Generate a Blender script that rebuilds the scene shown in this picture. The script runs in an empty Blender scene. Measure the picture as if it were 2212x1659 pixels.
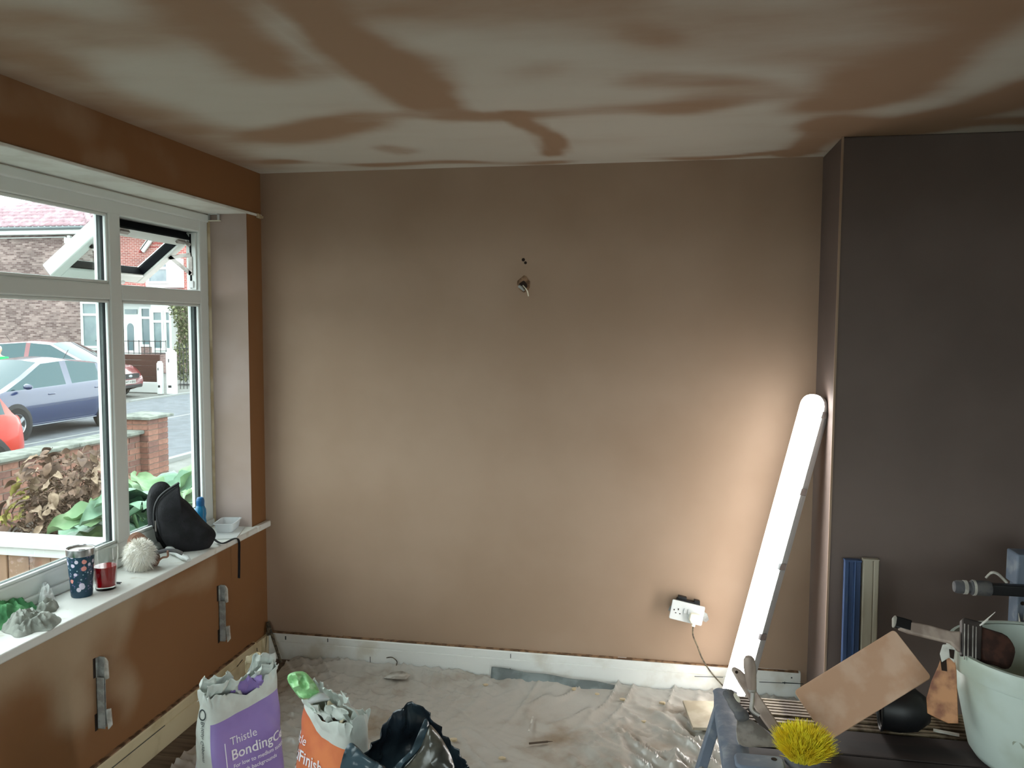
import bpy, bmesh, math, random
from mathutils import Vector, Matrix, noise
random.seed(7)
SC = bpy.context.scene
COL = SC.collection
V = Vector
R = math.radians

# ------------------------------------------------------------------ camera
YAW, PITCH, ROLL, FPX = -0.1782, -0.0714, 0.005, 1755.2
CAM = V((1.914, -3.716, 1.671))
_f = V((math.sin(YAW)*math.cos(PITCH), math.cos(YAW)*math.cos(PITCH), math.sin(PITCH)))
_r0 = V((math.cos(YAW), -math.sin(YAW), 0)); _u0 = _r0.cross(_f)
_r = _r0*math.cos(ROLL)+_u0*math.sin(ROLL); _u = -_r0*math.sin(ROLL)+_u0*math.cos(ROLL)
cd = bpy.data.cameras.new('camera'); cam = bpy.data.objects.new('camera', cd); COL.objects.link(cam)
cd.sensor_width = 36; cd.sensor_fit = 'HORIZONTAL'; cd.lens = FPX/2212*36; cd.clip_start = .05; cd.clip_end = 300
cam.matrix_world = Matrix(((_r.x, _u.x, -_f.x, CAM.x), (_r.y, _u.y, -_f.y, CAM.y), (_r.z, _u.z, -_f.z, CAM.z), (0, 0, 0, 1)))
SC.camera = cam

def ray(px, py): return _f+_r*((px-1106)/FPX)-_u*((py-829.5)/FPX)
def at(px, py, axis, val):          # where a sight line meets a real plane of the room
    d = ray(px, py); i = 'xyz'.index(axis); return CAM+d*((val-CAM[i])/d[i])
def dp(px, py, depth): return CAM+ray(px, py)*depth

# ------------------------------------------------------------------ world, exposure
wd = bpy.data.worlds.new('overcast_sky'); SC.world = wd; wd.use_nodes = True
wn = wd.node_tree.nodes; wl = wd.node_tree.links
bg = wn['Background']; bg.inputs[1].default_value = 4.3
tc = wn.new('ShaderNodeTexCoord'); nz = wn.new('ShaderNodeTexNoise'); nz.inputs['Scale'].default_value = 1.6; nz.inputs['Detail'].default_value = 5
rp = wn.new('ShaderNodeValToRGB'); rp.color_ramp.elements[0].color = (.90, .92, .95, 1); rp.color_ramp.elements[1].color = (1.0, 1.0, 1.0, 1)
rp.color_ramp.elements[0].position = .3; rp.color_ramp.elements[1].position = .7
wl.new(tc.outputs['Generated'], nz.inputs['Vector']); wl.new(nz.outputs['Fac'], rp.inputs[0]); wl.new(rp.outputs[0], bg.inputs[0])
SC.view_settings.view_transform = 'Standard'; SC.view_settings.look = 'None'
SC.view_settings.gamma = 1; SC.view_settings.use_curve_mapping = False
SC.view_settings.exposure = 0.58

# ------------------------------------------------------------------ helpers
def lin(c):
    o = []
    for x in c[:3]:
        x = x/255; o.append(x/12.92 if x <= .04045 else ((x+.055)/1.055)**2.4)
    return (*o, 1)
MATS = {}
def mat(name, c, c2=None, sc=8, det=4, rough=.6, bump=0, bsc=60, metal=0, ns=(1, 1, 1), lo=.4, hi=.6, trans=0, alpha=1,
        emit=0, spec=.5, coat=0, ior=1.45, attr=None, sub=0, bdist=.01):
    m = bpy.data.materials.new(name); m.use_nodes = True; MATS[name] = m
    n = m.node_tree.nodes; l = m.node_tree.links; b = n['Principled BSDF']
    b.inputs['Base Color'].default_value = lin(c); b.inputs['Roughness'].default_value = rough; b.inputs['Metallic'].default_value = metal
    b.inputs['Transmission Weight'].default_value = trans; b.inputs['Alpha'].default_value = alpha; b.inputs['IOR'].default_value = ior
    b.inputs['Specular IOR Level'].default_value = spec; b.inputs['Coat Weight'].default_value = coat
    if sub: b.inputs['Subsurface Weight'].default_value = sub; b.inputs['Subsurface Radius'].default_value = (.01, .01, .01)
    if emit: b.inputs['Emission Color'].default_value = lin(c); b.inputs['Emission Strength'].default_value = emit
    if c2 or bump:
        t = n.new('ShaderNodeTexCoord'); mp = n.new('ShaderNodeMapping'); mp.inputs['Scale'].default_value = ns
        l.new(t.outputs['Object'], mp.inputs[0])
    if c2:
        z = n.new('ShaderNodeTexNoise'); z.inputs['Scale'].default_value = sc; z.inputs['Detail'].default_value = det
        l.new(mp.outputs[0], z.inputs['Vector'])
        r = n.new('ShaderNodeMapRange'); r.inputs[1].default_value = lo; r.inputs[2].default_value = hi; r.interpolation_type = 'SMOOTHSTEP'
        fac = z.outputs['Fac']
        if attr:
            a = n.new('ShaderNodeAttribute'); a.attribute_name = attr
            k = n.new('ShaderNodeMath'); k.operation = 'MULTIPLY_ADD'; k.inputs[1].default_value = .5; l.new(fac, k.inputs[0])
            s = n.new('ShaderNodeMath'); s.operation = 'SUBTRACT'; s.inputs[1].default_value = .25; l.new(a.outputs['Fac'], s.inputs[0])
            l.new(s.outputs[0], k.inputs[2]); fac = k.outputs[0]
        l.new(fac, r.inputs[0])
        x = n.new('ShaderNodeMix'); x.data_type = 'RGBA'; x.inputs['A'].default_value = lin(c); x.inputs['B'].default_value = lin(c2)
        l.new(r.outputs[0], x.inputs['Factor']); l.new(x.outputs['Result'], b.inputs['Base Color'])
    if bump:
        z2 = n.new('ShaderNodeTexNoise'); z2.inputs['Scale'].default_value = bsc; z2.inputs['Detail'].default_value = 5
        l.new(mp.outputs[0], z2.inputs['Vector'])
        bm_ = n.new('ShaderNodeBump'); bm_.inputs['Strength'].default_value = bump; bm_.inputs['Distance'].default_value = bdist
        l.new(z2.outputs['Fac'], bm_.inputs['Height']); l.new(bm_.outputs[0], b.inputs['Normal'])
    return m
def glass_mat(name, tint=(235, 248, 246), refl=.07):
    m = bpy.data.materials.new(name); m.use_nodes = True; MATS[name] = m
    n = m.node_tree.nodes; l = m.node_tree.links; n.remove(n['Principled BSDF'])
    t = n.new('ShaderNodeBsdfTransparent'); t.inputs[0].default_value = lin(tint)
    g = n.new('ShaderNodeBsdfGlossy'); g.inputs['Roughness'].default_value = .02
    lw = n.new('ShaderNodeLayerWeight'); lw.inputs[0].default_value = .35
    ml = n.new('ShaderNodeMath'); ml.operation = 'MULTIPLY_ADD'; ml.inputs[1].default_value = refl*3; ml.inputs[2].default_value = refl*.3
    l.new(lw.outputs['Fresnel'], ml.inputs[0])
    x = n.new('ShaderNodeMixShader'); l.new(ml.outputs[0], x.inputs[0]); l.new(t.outputs[0], x.inputs[1]); l.new(g.outputs[0], x.inputs[2])
    l.new(x.outputs[0], n['Material Output'].inputs[0]); return m

MW = {}
def link(o, parent=None, m=None):
    COL.objects.link(o); m = m or Matrix.Identity(4)
    if parent is not None:
        o.parent = parent; o.matrix_local = MW[parent.name].inverted() @ m
    else: o.matrix_world = m
    MW[o.name] = m
    return o
def tag(o, label=None, cat=None, group=None, kind=None):
    if label: o['label'] = label
    if cat: o['category'] = cat
    if group: o['group'] = group
    if kind: o['kind'] = kind
    return o
def thing(name, label, cat, loc, rz=0, group=None):
    o = bpy.data.objects.new(name, None); o.empty_display_size = .05
    link(o, None, Matrix.Translation(V(loc)) @ Matrix.Rotation(rz, 4, 'Z')); return tag(o, label, cat, group)
def frame(o, x, y=None, z=None):
    """matrix with origin o and given axes"""
    x = V(x).normalized()
    if z is None: y = V(y); z = x.cross(y).normalized(); y = z.cross(x)
    elif y is None: z = V(z); y = z.cross(x).normalized(); z = x.cross(y)
    return Matrix(((x.x, y.x, z.x, o[0]), (x.y, y.y, z.y, o[1]), (x.z, y.z, z.z, o[2]), (0, 0, 0, 1)))
def nz3(p, s=1., o=0): return noise.noise(V(p)*s+V((o*7.3, o*3.1, o*5.7)))

class MB:
    def __init__(s): s.v = []; s.f = []; s.m = []; s.a = []
    def add(s, vs, fs, mi=0, a=0):
        k = len(s.v); s.v += [V(p) for p in vs]; s.f += [tuple(i+k for i in f) for f in fs]; s.m += [mi]*len(fs)
        s.a += a if isinstance(a, list) else [a]*len(vs); return s
    def box(s, lo, hi, mi=0, M=None):
        vs = [V((x, y, z)) for x in (lo[0], hi[0]) for y in (lo[1], hi[1]) for z in (lo[2], hi[2])]
        if M: vs = [M @ p for p in vs]
        return s.add(vs, [(0, 1, 3, 2), (4, 6, 7, 5), (0, 4, 5, 1), (2, 3, 7, 6), (0, 2, 6, 4), (1, 5, 7, 3)], mi)
    def tube(s, pts, r, n=8, mi=0, cap=True, flat=1.):
        pts = [V(p) for p in pts]; rs = r if isinstance(r, (list, tuple)) else [r]*len(pts)
        vs = []; t0 = (pts[1]-pts[0]).normalized(); up = V((0, 0, 1)) if abs(t0.z) < .9 else V((1, 0, 0))
        nn = (up-t0*up.dot(t0)).normalized()
        for i, p in enumerate(pts):
            t = (pts[min(i+1, len(pts)-1)]-pts[max(i-1, 0)]).normalized()
            nn = (nn-t*nn.dot(t)).normalized(); b = t.cross(nn)
            for k in range(n):
                a = 2*math.pi*k/n; vs.append(p+(nn*math.cos(a)*flat+b*math.sin(a))*rs[i])
        fs = [(i*n+k, i*n+(k+1) % n, (i+1)*n+(k+1) % n, (i+1)*n+k) for i in range(len(pts)-1) for k in range(n)]
        if cap: fs += [tuple(range(n-1, -1, -1)), tuple((len(pts)-1)*n+k for k in range(n))]
        return s.add(vs, fs, mi)
    def lathe(s, prof, n=24, M=None, mi=0, cap=True):
        M = M or Matrix.Identity(4); vs = []
        for r, z in prof:
            for k in range(n):
                a = 2*math.pi*k/n; vs.append(M @ V((r*math.cos(a), r*math.sin(a), z)))
        fs = [(i*n+k, i*n+(k+1) % n, (i+1)*n+(k+1) % n, (i+1)*n+k) for i in range(len(prof)-1) for k in range(n)]
        if cap: fs += [tuple(range(n-1, -1, -1)), tuple((len(prof)-1)*n+k for k in range(n))]
        return s.add(vs, fs, mi)
    def prism(s, poly, z0, z1, M=None, mi=0):
        M = M or Matrix.Identity(4); n = len(poly)
        vs = [M @ V((p[0], p[1], z0)) for p in poly]+[M @ V((p[0], p[1], z1)) for p in poly]
        fs = [tuple(range(n-1, -1, -1)), tuple(range(n, 2*n))]+[(k, (k+1) % n, n+(k+1) % n, n+k) for k in range(n)]
        return s.add(vs, fs, mi)
    def grid(s, fn, nu, nv, cu=False, mi=0, afn=None, mfn=None):
        vs = []; a = []
        nn = nu if cu else nu+1
        for j in range(nv+1):
            for i in range(nn):
                p = fn(i/nu, j/nv); vs.append(p); a.append(afn(V(p)) if afn else 0)
        k0 = len(s.v); fs = []; ms = []
        for j in range(nv):
            for i in range(nu):
                fs.append((j*nn+i, j*nn+(i+1) % nn, (j+1)*nn+(i+1) % nn, (j+1)*nn+i)); ms.append(mfn((i+.5)/nu, (j+.5)/nv) if mfn else mi)
        s.add(vs, fs, 0, a); s.m[-len(fs):] = ms; return s
    def build(s, name, mats, parent=None, ang=40, bevel=0, solid=0, sub=0, attr=None, local=False, base=True, bseg=2, off=-1):
        me = bpy.data.meshes.new(name)
        if parent is None and base and not local:
            xs = [p.x for p in s.v]; ys = [p.y for p in s.v]; zs = [p.z for p in s.v]
            org = V(((min(xs)+max(xs))/2, (min(ys)+max(ys))/2, min(zs)))
            m = Matrix.Translation(org); vs = [p-org for p in s.v]
        elif parent is not None:
            pm = MW[parent.name]; m = pm
            vs = s.v if local else [pm.inverted() @ p for p in s.v]
        else: m = Matrix.Identity(4); vs = s.v
        me.from_pydata([tuple(p) for p in vs], [], s.f); me.update()
        if not isinstance(mats, (list, tuple)): mats = [mats]
        for k in mats: me.materials.append(MATS[k])
        me.polygons.foreach_set('material_index', s.m)
        bmm = bmesh.new(); bmm.from_mesh(me); bmesh.ops.recalc_face_normals(bmm, faces=bmm.faces); bmm.to_mesh(me); bmm.free()
        me.polygons.foreach_set('use_smooth', [True]*len(me.polygons)); me.set_sharp_from_angle(angle=R(ang))
        if attr:
            at_ = me.attributes.new(attr, 'FLOAT', 'POINT'); at_.data.foreach_set('value', s.a)
        o = bpy.data.objects.new(name, me); link(o, parent, m)
        if solid: q = o.modifiers.new('s', 'SOLIDIFY'); q.thickness = solid; q.offset = off
        if bevel: q = o.modifiers.new('b', 'BEVEL'); q.width = bevel; q.segments = bseg; q.limit_method = 'ANGLE'; q.angle_limit = R(40)
        if sub: q = o.modifiers.new('u', 'SUBSURF'); q.levels = sub; q.render_levels = sub
        return o
def inst(mesh, name, parent, m):
    o = bpy.data.objects.new(name, mesh); return link(o, parent, m)
def struct(o): o['kind'] = 'structure'; return o
def text_mb(body, size, fn, bold=0., mb=None, align='LEFT'):
    """flat lettering mapped through fn(x, y) -> world point"""
    cu = bpy.data.curves.new('t', 'FONT'); cu.body = body; cu.size = size; cu.offset = bold; cu.resolution_u = 3; cu.align_x = align
    ob = bpy.data.objects.new('t', cu); me = bpy.data.meshes.new_from_object(ob)
    mb = mb or MB(); mb.add([fn(v.co.x, v.co.y) for v in me.vertices], [tuple(p.vertices) for p in me.polygons])
    bpy.data.objects.remove(ob); bpy.data.meshes.remove(me); return mb
def pillow(mb, outline, N, th, rings=6, mi=0, nzs=0, seed=0, nsc=12, flatk=.5):
    """closed outline (world points) inflated to a body of thickness th along N"""
    c = sum(outline, V())/len(outline); N = V(N).normalized(); n = len(outline)
    for sg in (1, -1):
        vs = []; fs = []
        for k in range(rings+1):
            t = 1-k/rings
            for p in outline:
                q = c+(p-c)*t; h = (1-t**2.6)**flatk*th*.5*sg
                w = nz3(q, nsc, seed+sg)*nzs*(1 if k else 0)
                vs.append(q+N*(h+w))
        for k in range(rings):
            for i in range(n):
                a = (k*n+i, k*n+(i+1) % n, (k+1)*n+(i+1) % n, (k+1)*n+i); fs.append(a)
        mb.add(vs, fs, mi)
    return mb
def smooth_poly(pts, it=2):
    for _ in range(it):
        o = []
        for i, p in enumerate(pts):
            q = pts[(i+1) % len(pts)]; o += [p*.75+q*.25, p*.25+q*.75]
        pts = o
    return pts
def spline(pts, n=8):
    pts = [V(p) for p in pts]; o = []
    for i in range(len(pts)-1):
        p0 = pts[max(i-1, 0)]; p1 = pts[i]; p2 = pts[i+1]; p3 = pts[min(i+2, len(pts)-1)]
        for k in range(n):
            t = k/n
            o.append(.5*((2*p1)+(p2-p0)*t+(2*p0-5*p1+4*p2-p3)*t*t+(3*p1-p0-3*p2+p3)*t**3))
    return o+[pts[-1]]
def seg_d(p, a, b):
    ab = b-a; t = max(0, min(1, (p-a).dot(ab)/max(ab.length_squared, 1e-9))); return (p-(a+ab*t)).length
def strokes(lst, base=0., warp=.12, ws=2.2):
    """soft-edged stains: list of (points, width, value)"""
    def fn(p):
        w = V((nz3(p, ws, 1), nz3(p, ws, 2), nz3(p, ws, 3)))*warp
        q = p+w; v = base
        for pts, wd_, val in lst:
            d = min(seg_d(q, pts[i], pts[i+1]) for i in range(len(pts)-1)) if len(pts) > 1 else (q-pts[0]).length
            k = max(0, min(1, (1.7-d/wd_)/1.35)); k = k*k*(3-2*k); v += (val-v)*k if val >= 0 else val*k
        return max(0, min(1, v))
    return fn
def rrect(w, h, r, n=5):
    o = []
    for cx, cy, a0 in ((w/2-r, h/2-r, 0), (-w/2+r, h/2-r, 90), (-w/2+r, -h/2+r, 180), (w/2-r, -h/2+r, 270)):
        for k in range(n+1): a = R(a0+90*k/n); o.append((cx+r*math.cos(a), cy+r*math.sin(a)))
    return o

# ------------------------------------------------------------------ materials
mat('plaster', (172, 147, 126), (162, 136, 114), sc=1.6, rough=.75, bump=.05, bsc=30, lo=.3, hi=.7)
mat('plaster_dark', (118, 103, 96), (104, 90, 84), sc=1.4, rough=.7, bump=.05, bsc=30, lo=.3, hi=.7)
mat('plaster_ceiling', (200, 194, 181), (160, 130, 104), sc=2.4, det=7, rough=.8, bump=.04, bsc=25, lo=.1, hi=.8, attr='damp', ns=(1, 2.4, 1))
mat('plaster_wet', (176, 152, 124), (136, 94, 56), sc=4, det=6, rough=.7, bump=.05, bsc=25, lo=.2, hi=.8, attr='damp')
mat('reveal', (176, 158, 150), (166, 146, 134), sc=2, rough=.8, bump=.06, bsc=30)
mat('upvc', (226, 232, 228), rough=.35)
mat('paint_white', (228, 230, 222), (216, 216, 206), sc=9, rough=.5, bump=.03, bsc=40)
mat('sill_white', (232, 233, 228), (214, 210, 200), sc=22, lo=.58, hi=.75, rough=.4)
mat('skirt', (234, 236, 232), (212, 208, 196), sc=6, det=7, lo=.5, hi=.72, rough=.5, bump=.04, bsc=60)
mat('skirt_cream', (210, 196, 160), (178, 160, 120), sc=7, det=7, lo=.5, hi=.75, rough=.5, bump=.04, bsc=60)
mat('skirt_edge', (150, 118, 90), (96, 72, 52), sc=30, rough=.9)
mat('gasket', (9, 12, 15), rough=.7, spec=.1)
glass_mat('pane_glass', (244, 251, 250), .06)
mat('board', (112, 96, 82), (84, 70, 58), sc=4, ns=(.4, 6, 1), rough=.7, bump=.1, bsc=30)
mat('sheet', (192, 188, 180), (146, 128, 108), sc=3.4, det=9, rough=.22, lo=.47, hi=.74, bump=.12, bsc=40, spec=.7, alpha=.94)
mat('zinc', (172, 175, 172), (140, 140, 136), sc=30, rough=.5, metal=.15)
mat('lamp_white', (255, 252, 248), emit=12)
mat('lamp_body', (206, 208, 208), rough=.5)
mat('steel', (190, 192, 194), rough=.25, metal=1)
mat('steel_dull', (176, 170, 164), (146, 140, 134), sc=25, rough=.45, metal=.35)
mat('black_plastic', (20, 20, 22), rough=.45)
mat('black_fabric', (20, 20, 23), (30, 30, 34), sc=20, rough=.85, bump=.3, bsc=160)
mat('black_film', (30, 38, 46), (52, 66, 74), sc=6, rough=.2, bump=.35, bsc=9, spec=.7)
mat('film_teal', (62, 82, 92), (42, 56, 64), sc=9, rough=.25, bump=.4, bsc=14, spec=.7)
mat('film_grey', (128, 138, 138), (104, 112, 112), sc=12, rough=.35)
mat('film_olive', (96, 94, 84), (64, 64, 60), sc=7, rough=.22, bump=.4, bsc=12, spec=.7)
mat('white_plastic', (214, 217, 216), rough=.3)
mat('cream_plastic', (238, 232, 212), rough=.35)
mat('cable', (58, 52, 44), (110, 100, 80), sc=60, rough=.7)
mat('dark_hole', (40, 28, 20), rough=.95)
mat('purple', (152, 130, 196), (140, 118, 184), sc=5, rough=.45, bump=.12, bsc=12)
mat('orange', (222, 132, 86), (206, 112, 76), sc=5, rough=.45, bump=.12, bsc=12)
mat('bag_white', (214, 222, 216), (198, 202, 196), sc=9, rough=.55, bump=.15, bsc=14)
mat('bag_liner', (206, 190, 160), (180, 160, 126), sc=9, rough=.7, bump=.15, bsc=14)
mat('print_white', (240, 238, 244), rough=.5)
mat('print_dark', (58, 68, 70), rough=.5)
mat('green_film', (158, 214, 150), (134, 196, 130), sc=10, rough=.35, bump=.2, bsc=30)
mat('powder', (196, 188, 176), rough=1)
mat('navy', (28, 62, 82), rough=.35)
mat('blue_bottle', (36, 140, 190), rough=.25, trans=.35)
mat('blue_cap', (24, 96, 150), rough=.35)
mat('tub_clear', (232, 236, 238), rough=.25, alpha=.55)
mat('wool', (252, 250, 244), (242, 238, 228), sc=30, rough=.95)
mat('brown_block', (132, 96, 78), (112, 82, 66), sc=12, rough=.8, bump=.1)
mat('grey_rubber', (88, 88, 92), (110, 108, 106), sc=30, rough=.7)
mat('grey_cloth', (168, 172, 164), (138, 142, 134), sc=20, rough=.95, bump=.3, bsc=60)
mat('green_cloth', (96, 158, 106), (70, 130, 84), sc=12, rough=.9, bump=.3, bsc=60)
mat('white_film', (232, 236, 234), rough=.35, alpha=.75)
mat('drink', (188, 14, 22), rough=.08, trans=.55, ior=1.33)
mat('clear_glass', (250, 252, 252), rough=.02, trans=1, ior=1.42)
mat('blue_metal', (62, 84, 124), (112, 120, 130), sc=30, ns=(1, 1, .12), lo=.58, hi=.75, rough=.45, metal=.2)
mat('beige_metal', (178, 170, 152), (160, 150, 130), sc=10, ns=(1, 1, .2), rough=.5)
mat('float_face', (194, 154, 126), (206, 172, 148), sc=9, det=5, rough=.8, bump=.08, bsc=20)
mat('platform_grey', (112, 122, 138), (150, 156, 164), sc=14, det=6, lo=.5, hi=.7, rough=.6, bump=.2, bsc=50)
mat('alu_dirty', (150, 134, 110), (92, 76, 58), sc=18, det=6, rough=.5, metal=.3)
mat('deck_dark', (70, 62, 58), (48, 42, 40), sc=8, det=6, rough=.6)
mat('deck_black', (58, 48, 46), (40, 34, 34), sc=5, ns=(.3, 2, 1), det=6, rough=.6)
mat('bucket', (196, 208, 200), (176, 186, 172), sc=4, rough=.35, sub=.0)
mat('bucket_dirt', (150, 156, 140), (88, 92, 78), sc=16, det=7, rough=.7)
mat('brush_wood', (176, 158, 146), (146, 128, 118), sc=20, ns=(1, 1, .2), rough=.7)
mat('bristle_brown', (72, 44, 34), (52, 32, 26), sc=40, rough=.9)
mat('yellow_bristle', (255, 244, 70), (246, 220, 50), sc=30, rough=.6)
mat('amber', (190, 132, 84), (124, 68, 36), sc=14, det=6, rough=.45)
mat('mortar_white', (206, 204, 196), (166, 160, 150), sc=20, rough=.9)
# outdoors
mat('soil', (74, 68, 62), (56, 50, 46), sc=9, rough=.95, bump=.4, bsc=20)
mat('road', (92, 97, 103), (82, 87, 92), sc=4, rough=.85, bump=.1, bsc=60)
mat('paving', (112, 114, 110), (98, 100, 96), sc=2, rough=.85)
mat('road_line', (128, 132, 130), rough=.8)
mat('brick_a', (128, 90, 78), (112, 78, 68), sc=20, rough=.9, bump=.2, bsc=60)
mat('brick_b', (140, 100, 86), (122, 88, 76), sc=20, rough=.9, bump=.2, bsc=60)
mat('brick_c', (114, 82, 74), (98, 70, 64), sc=20, rough=.9, bump=.2, bsc=60)
mat('mortar', (128, 118, 108), rough=.95)
mat('coping', (118, 124, 116), (92, 98, 92), sc=10, det=7, rough=.9, bump=.2, bsc=30)
mat('dry_leaf_a', (118, 96, 80), (94, 74, 62), sc=30, rough=.8)
mat('dry_leaf_b', (148, 130, 110), (122, 104, 86), sc=30, rough=.8)
mat('dry_leaf_c', (136, 132, 66), (120, 112, 54), sc=30, rough=.8)
mat('dry_leaf_d', (92, 74, 62), (76, 60, 52), sc=30, rough=.8)
mat('twig', (84, 70, 58), rough=.9)
mat('green_leaf', (112, 148, 122), (84, 124, 98), sc=7, rough=.55, bump=.2, bsc=18)
mat('green_leaf_b', (126, 156, 116), (100, 136, 94), sc=7, rough=.55, bump=.2, bsc=18)
mat('fence_wood', (150, 122, 100), (128, 104, 88), sc=8, ns=(1, 1, .15), rough=.85)
mat('car_blue', (28, 42, 76), rough=.22, coat=1, spec=.6)
mat('car_red', (104, 26, 36), rough=.22, coat=1, spec=.6)
mat('car_orange', (176, 36, 16), rough=.3, coat=.25, spec=.4)
mat('car_black', (40, 40, 44), rough=.25, coat=1)
mat('car_glass', (60, 80, 84), rough=.06, metal=.6)
mat('car_trim', (26, 27, 29), rough=.6)
mat('tyre', (26, 26, 27), rough=.85)
mat('rim', (170, 174, 178), rough=.3, metal=.9)
mat('tail_light', (190, 30, 24), rough=.2)
mat('plate_white', (170, 170, 164), rough=.4)
mat('render_white', (204, 209, 206), rough=.7)
mat('roof_tile', (156, 132, 138), (134, 108, 114), sc=3, rough=.85)
mat('roof_red', (168, 72, 68), (148, 58, 56), sc=3, rough=.85)
mat('house_glass', (70, 92, 98), (96, 116, 118), sc=.8, rough=.08, spec=.8)
mat('gutter', (94, 104, 106), rough=.5)
mat('iron', (40, 42, 44), rough=.6)
mat('hedge_leaf', (120, 124, 88), (88, 96, 66), sc=4, rough=.8)
mat('skin', (206, 160, 138), rough=.6)
mat('jumper', (40, 176, 96), rough=.9)
mat('trousers', (40, 48, 62), rough=.9)
mat('eye', (30, 26, 24), rough=.3)
mat('hair_grey', (190, 184, 176), rough=.9)
def brick_mat(name, c1, c2, mort, sc=1.):
    m = bpy.data.materials.new(name); m.use_nodes = True; MATS[name] = m
    n = m.node_tree.nodes; l = m.node_tree.links; b = n['Principled BSDF']; b.inputs['Roughness'].default_value = .9
    t = n.new('ShaderNodeTexCoord'); s = n.new('ShaderNodeSeparateXYZ'); c = n.new('ShaderNodeCombineXYZ'); ad = n.new('ShaderNodeMath')
    l.new(t.outputs['Object'], s.inputs[0]); l.new(s.outputs[0], ad.inputs[0]); l.new(s.outputs[1], ad.inputs[1])
    l.new(ad.outputs[0], c.inputs[0]); l.new(s.outputs[2], c.inputs[1])
    br = n.new('ShaderNodeTexBrick'); br.inputs['Scale'].default_value = sc; br.inputs['Brick Width'].default_value = .225; br.inputs['Row Height'].default_value = .075
    br.inputs['Mortar Size'].default_value = .008; br.inputs['Color1'].default_value = lin(c1); br.inputs['Color2'].default_value = lin(c2); br.inputs['Mortar'].default_value = lin(mort)
    br.inputs['Bias'].default_value = -.1
    z = n.new('ShaderNodeTexNoise'); z.inputs['Scale'].default_value = .9; z.inputs['Detail'].default_value = 3
    x = n.new('ShaderNodeMix'); x.data_type = 'RGBA'; x.blend_type = 'OVERLAY'; x.inputs['Factor'].default_value = .5
    l.new(c.outputs[0], br.inputs['Vector']); l.new(t.outputs['Object'], z.inputs['Vector']); l.new(br.outputs['Color'], x.inputs['A']); l.new(z.outputs['Fac'], x.inputs['B'])
    l.new(x.outputs['Result'], b.inputs['Base Color'])
brick_mat('house_brick', (88, 68, 66), (152, 134, 128), (126, 118, 114))
brick_mat('house_brick_red', (140, 78, 70), (118, 62, 56), (164, 150, 144))
brick_mat('house_brick_dark', (108, 84, 82), (130, 104, 100), (140, 128, 124))
def flower_mat():
    m = mat('flowers', (26, 62, 80), rough=.35); n = m.node_tree.nodes; l = m.node_tree.links; b = n['Principled BSDF']
    t = n.new('ShaderNodeTexCoord'); prev = None
    base = lin((26, 62, 80))
    for sc, th, cols in ((115, .34, ((120, 110, 150), (150, 170, 180), (90, 90, 130))), (44, .40, ((206, 196, 214), (226, 150, 140), (214, 206, 220)))):
        v = n.new('ShaderNodeTexVoronoi'); v.inputs['Scale'].default_value = sc; l.new(t.outputs['Object'], v.inputs['Vector'])
        lt = n.new('ShaderNodeMath'); lt.operation = 'LESS_THAN'; lt.inputs[1].default_value = th; l.new(v.outputs['Distance'], lt.inputs[0])
        s = n.new('ShaderNodeSeparateColor'); l.new(v.outputs['Color'], s.inputs[0])
        r = n.new('ShaderNodeValToRGB'); r.color_ramp.interpolation = 'CONSTANT'
        r.color_ramp.elements[0].color = lin(cols[0]); r.color_ramp.elements[1].color = lin(cols[1]); r.color_ramp.elements[1].position = .4
        e = r.color_ramp.elements.new(.7); e.color = lin(cols[2]); l.new(s.outputs[0], r.inputs[0])
        g = n.new('ShaderNodeMath'); g.operation = 'GREATER_THAN'; g.inputs[1].default_value = .35; l.new(s.outputs[1], g.inputs[0])
        k = n.new('ShaderNodeMath'); k.operation = 'MULTIPLY'; l.new(lt.outputs[0], k.inputs[0]); l.new(g.outputs[0], k.inputs[1])
        x = n.new('ShaderNodeMix'); x.data_type = 'RGBA'; l.new(k.outputs[0], x.inputs['Factor']); l.new(r.outputs[0], x.inputs['B'])
        if prev: l.new(prev, x.inputs['A'])
        else: x.inputs['A'].default_value = base
        prev = x.outputs['Result']
    l.new(prev, b.inputs['Base Color'])
flower_mat()

# ================================================================== ROOM SHELL
W, D, H = 2.593, 0.368, 2.4
XR, YR = 5.0, -5.3                       # far right wall, wall behind the photographer
YJ, YJ2, ZS, ZT = -.14, -3.14, .70, 2.19   # window opening
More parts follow.
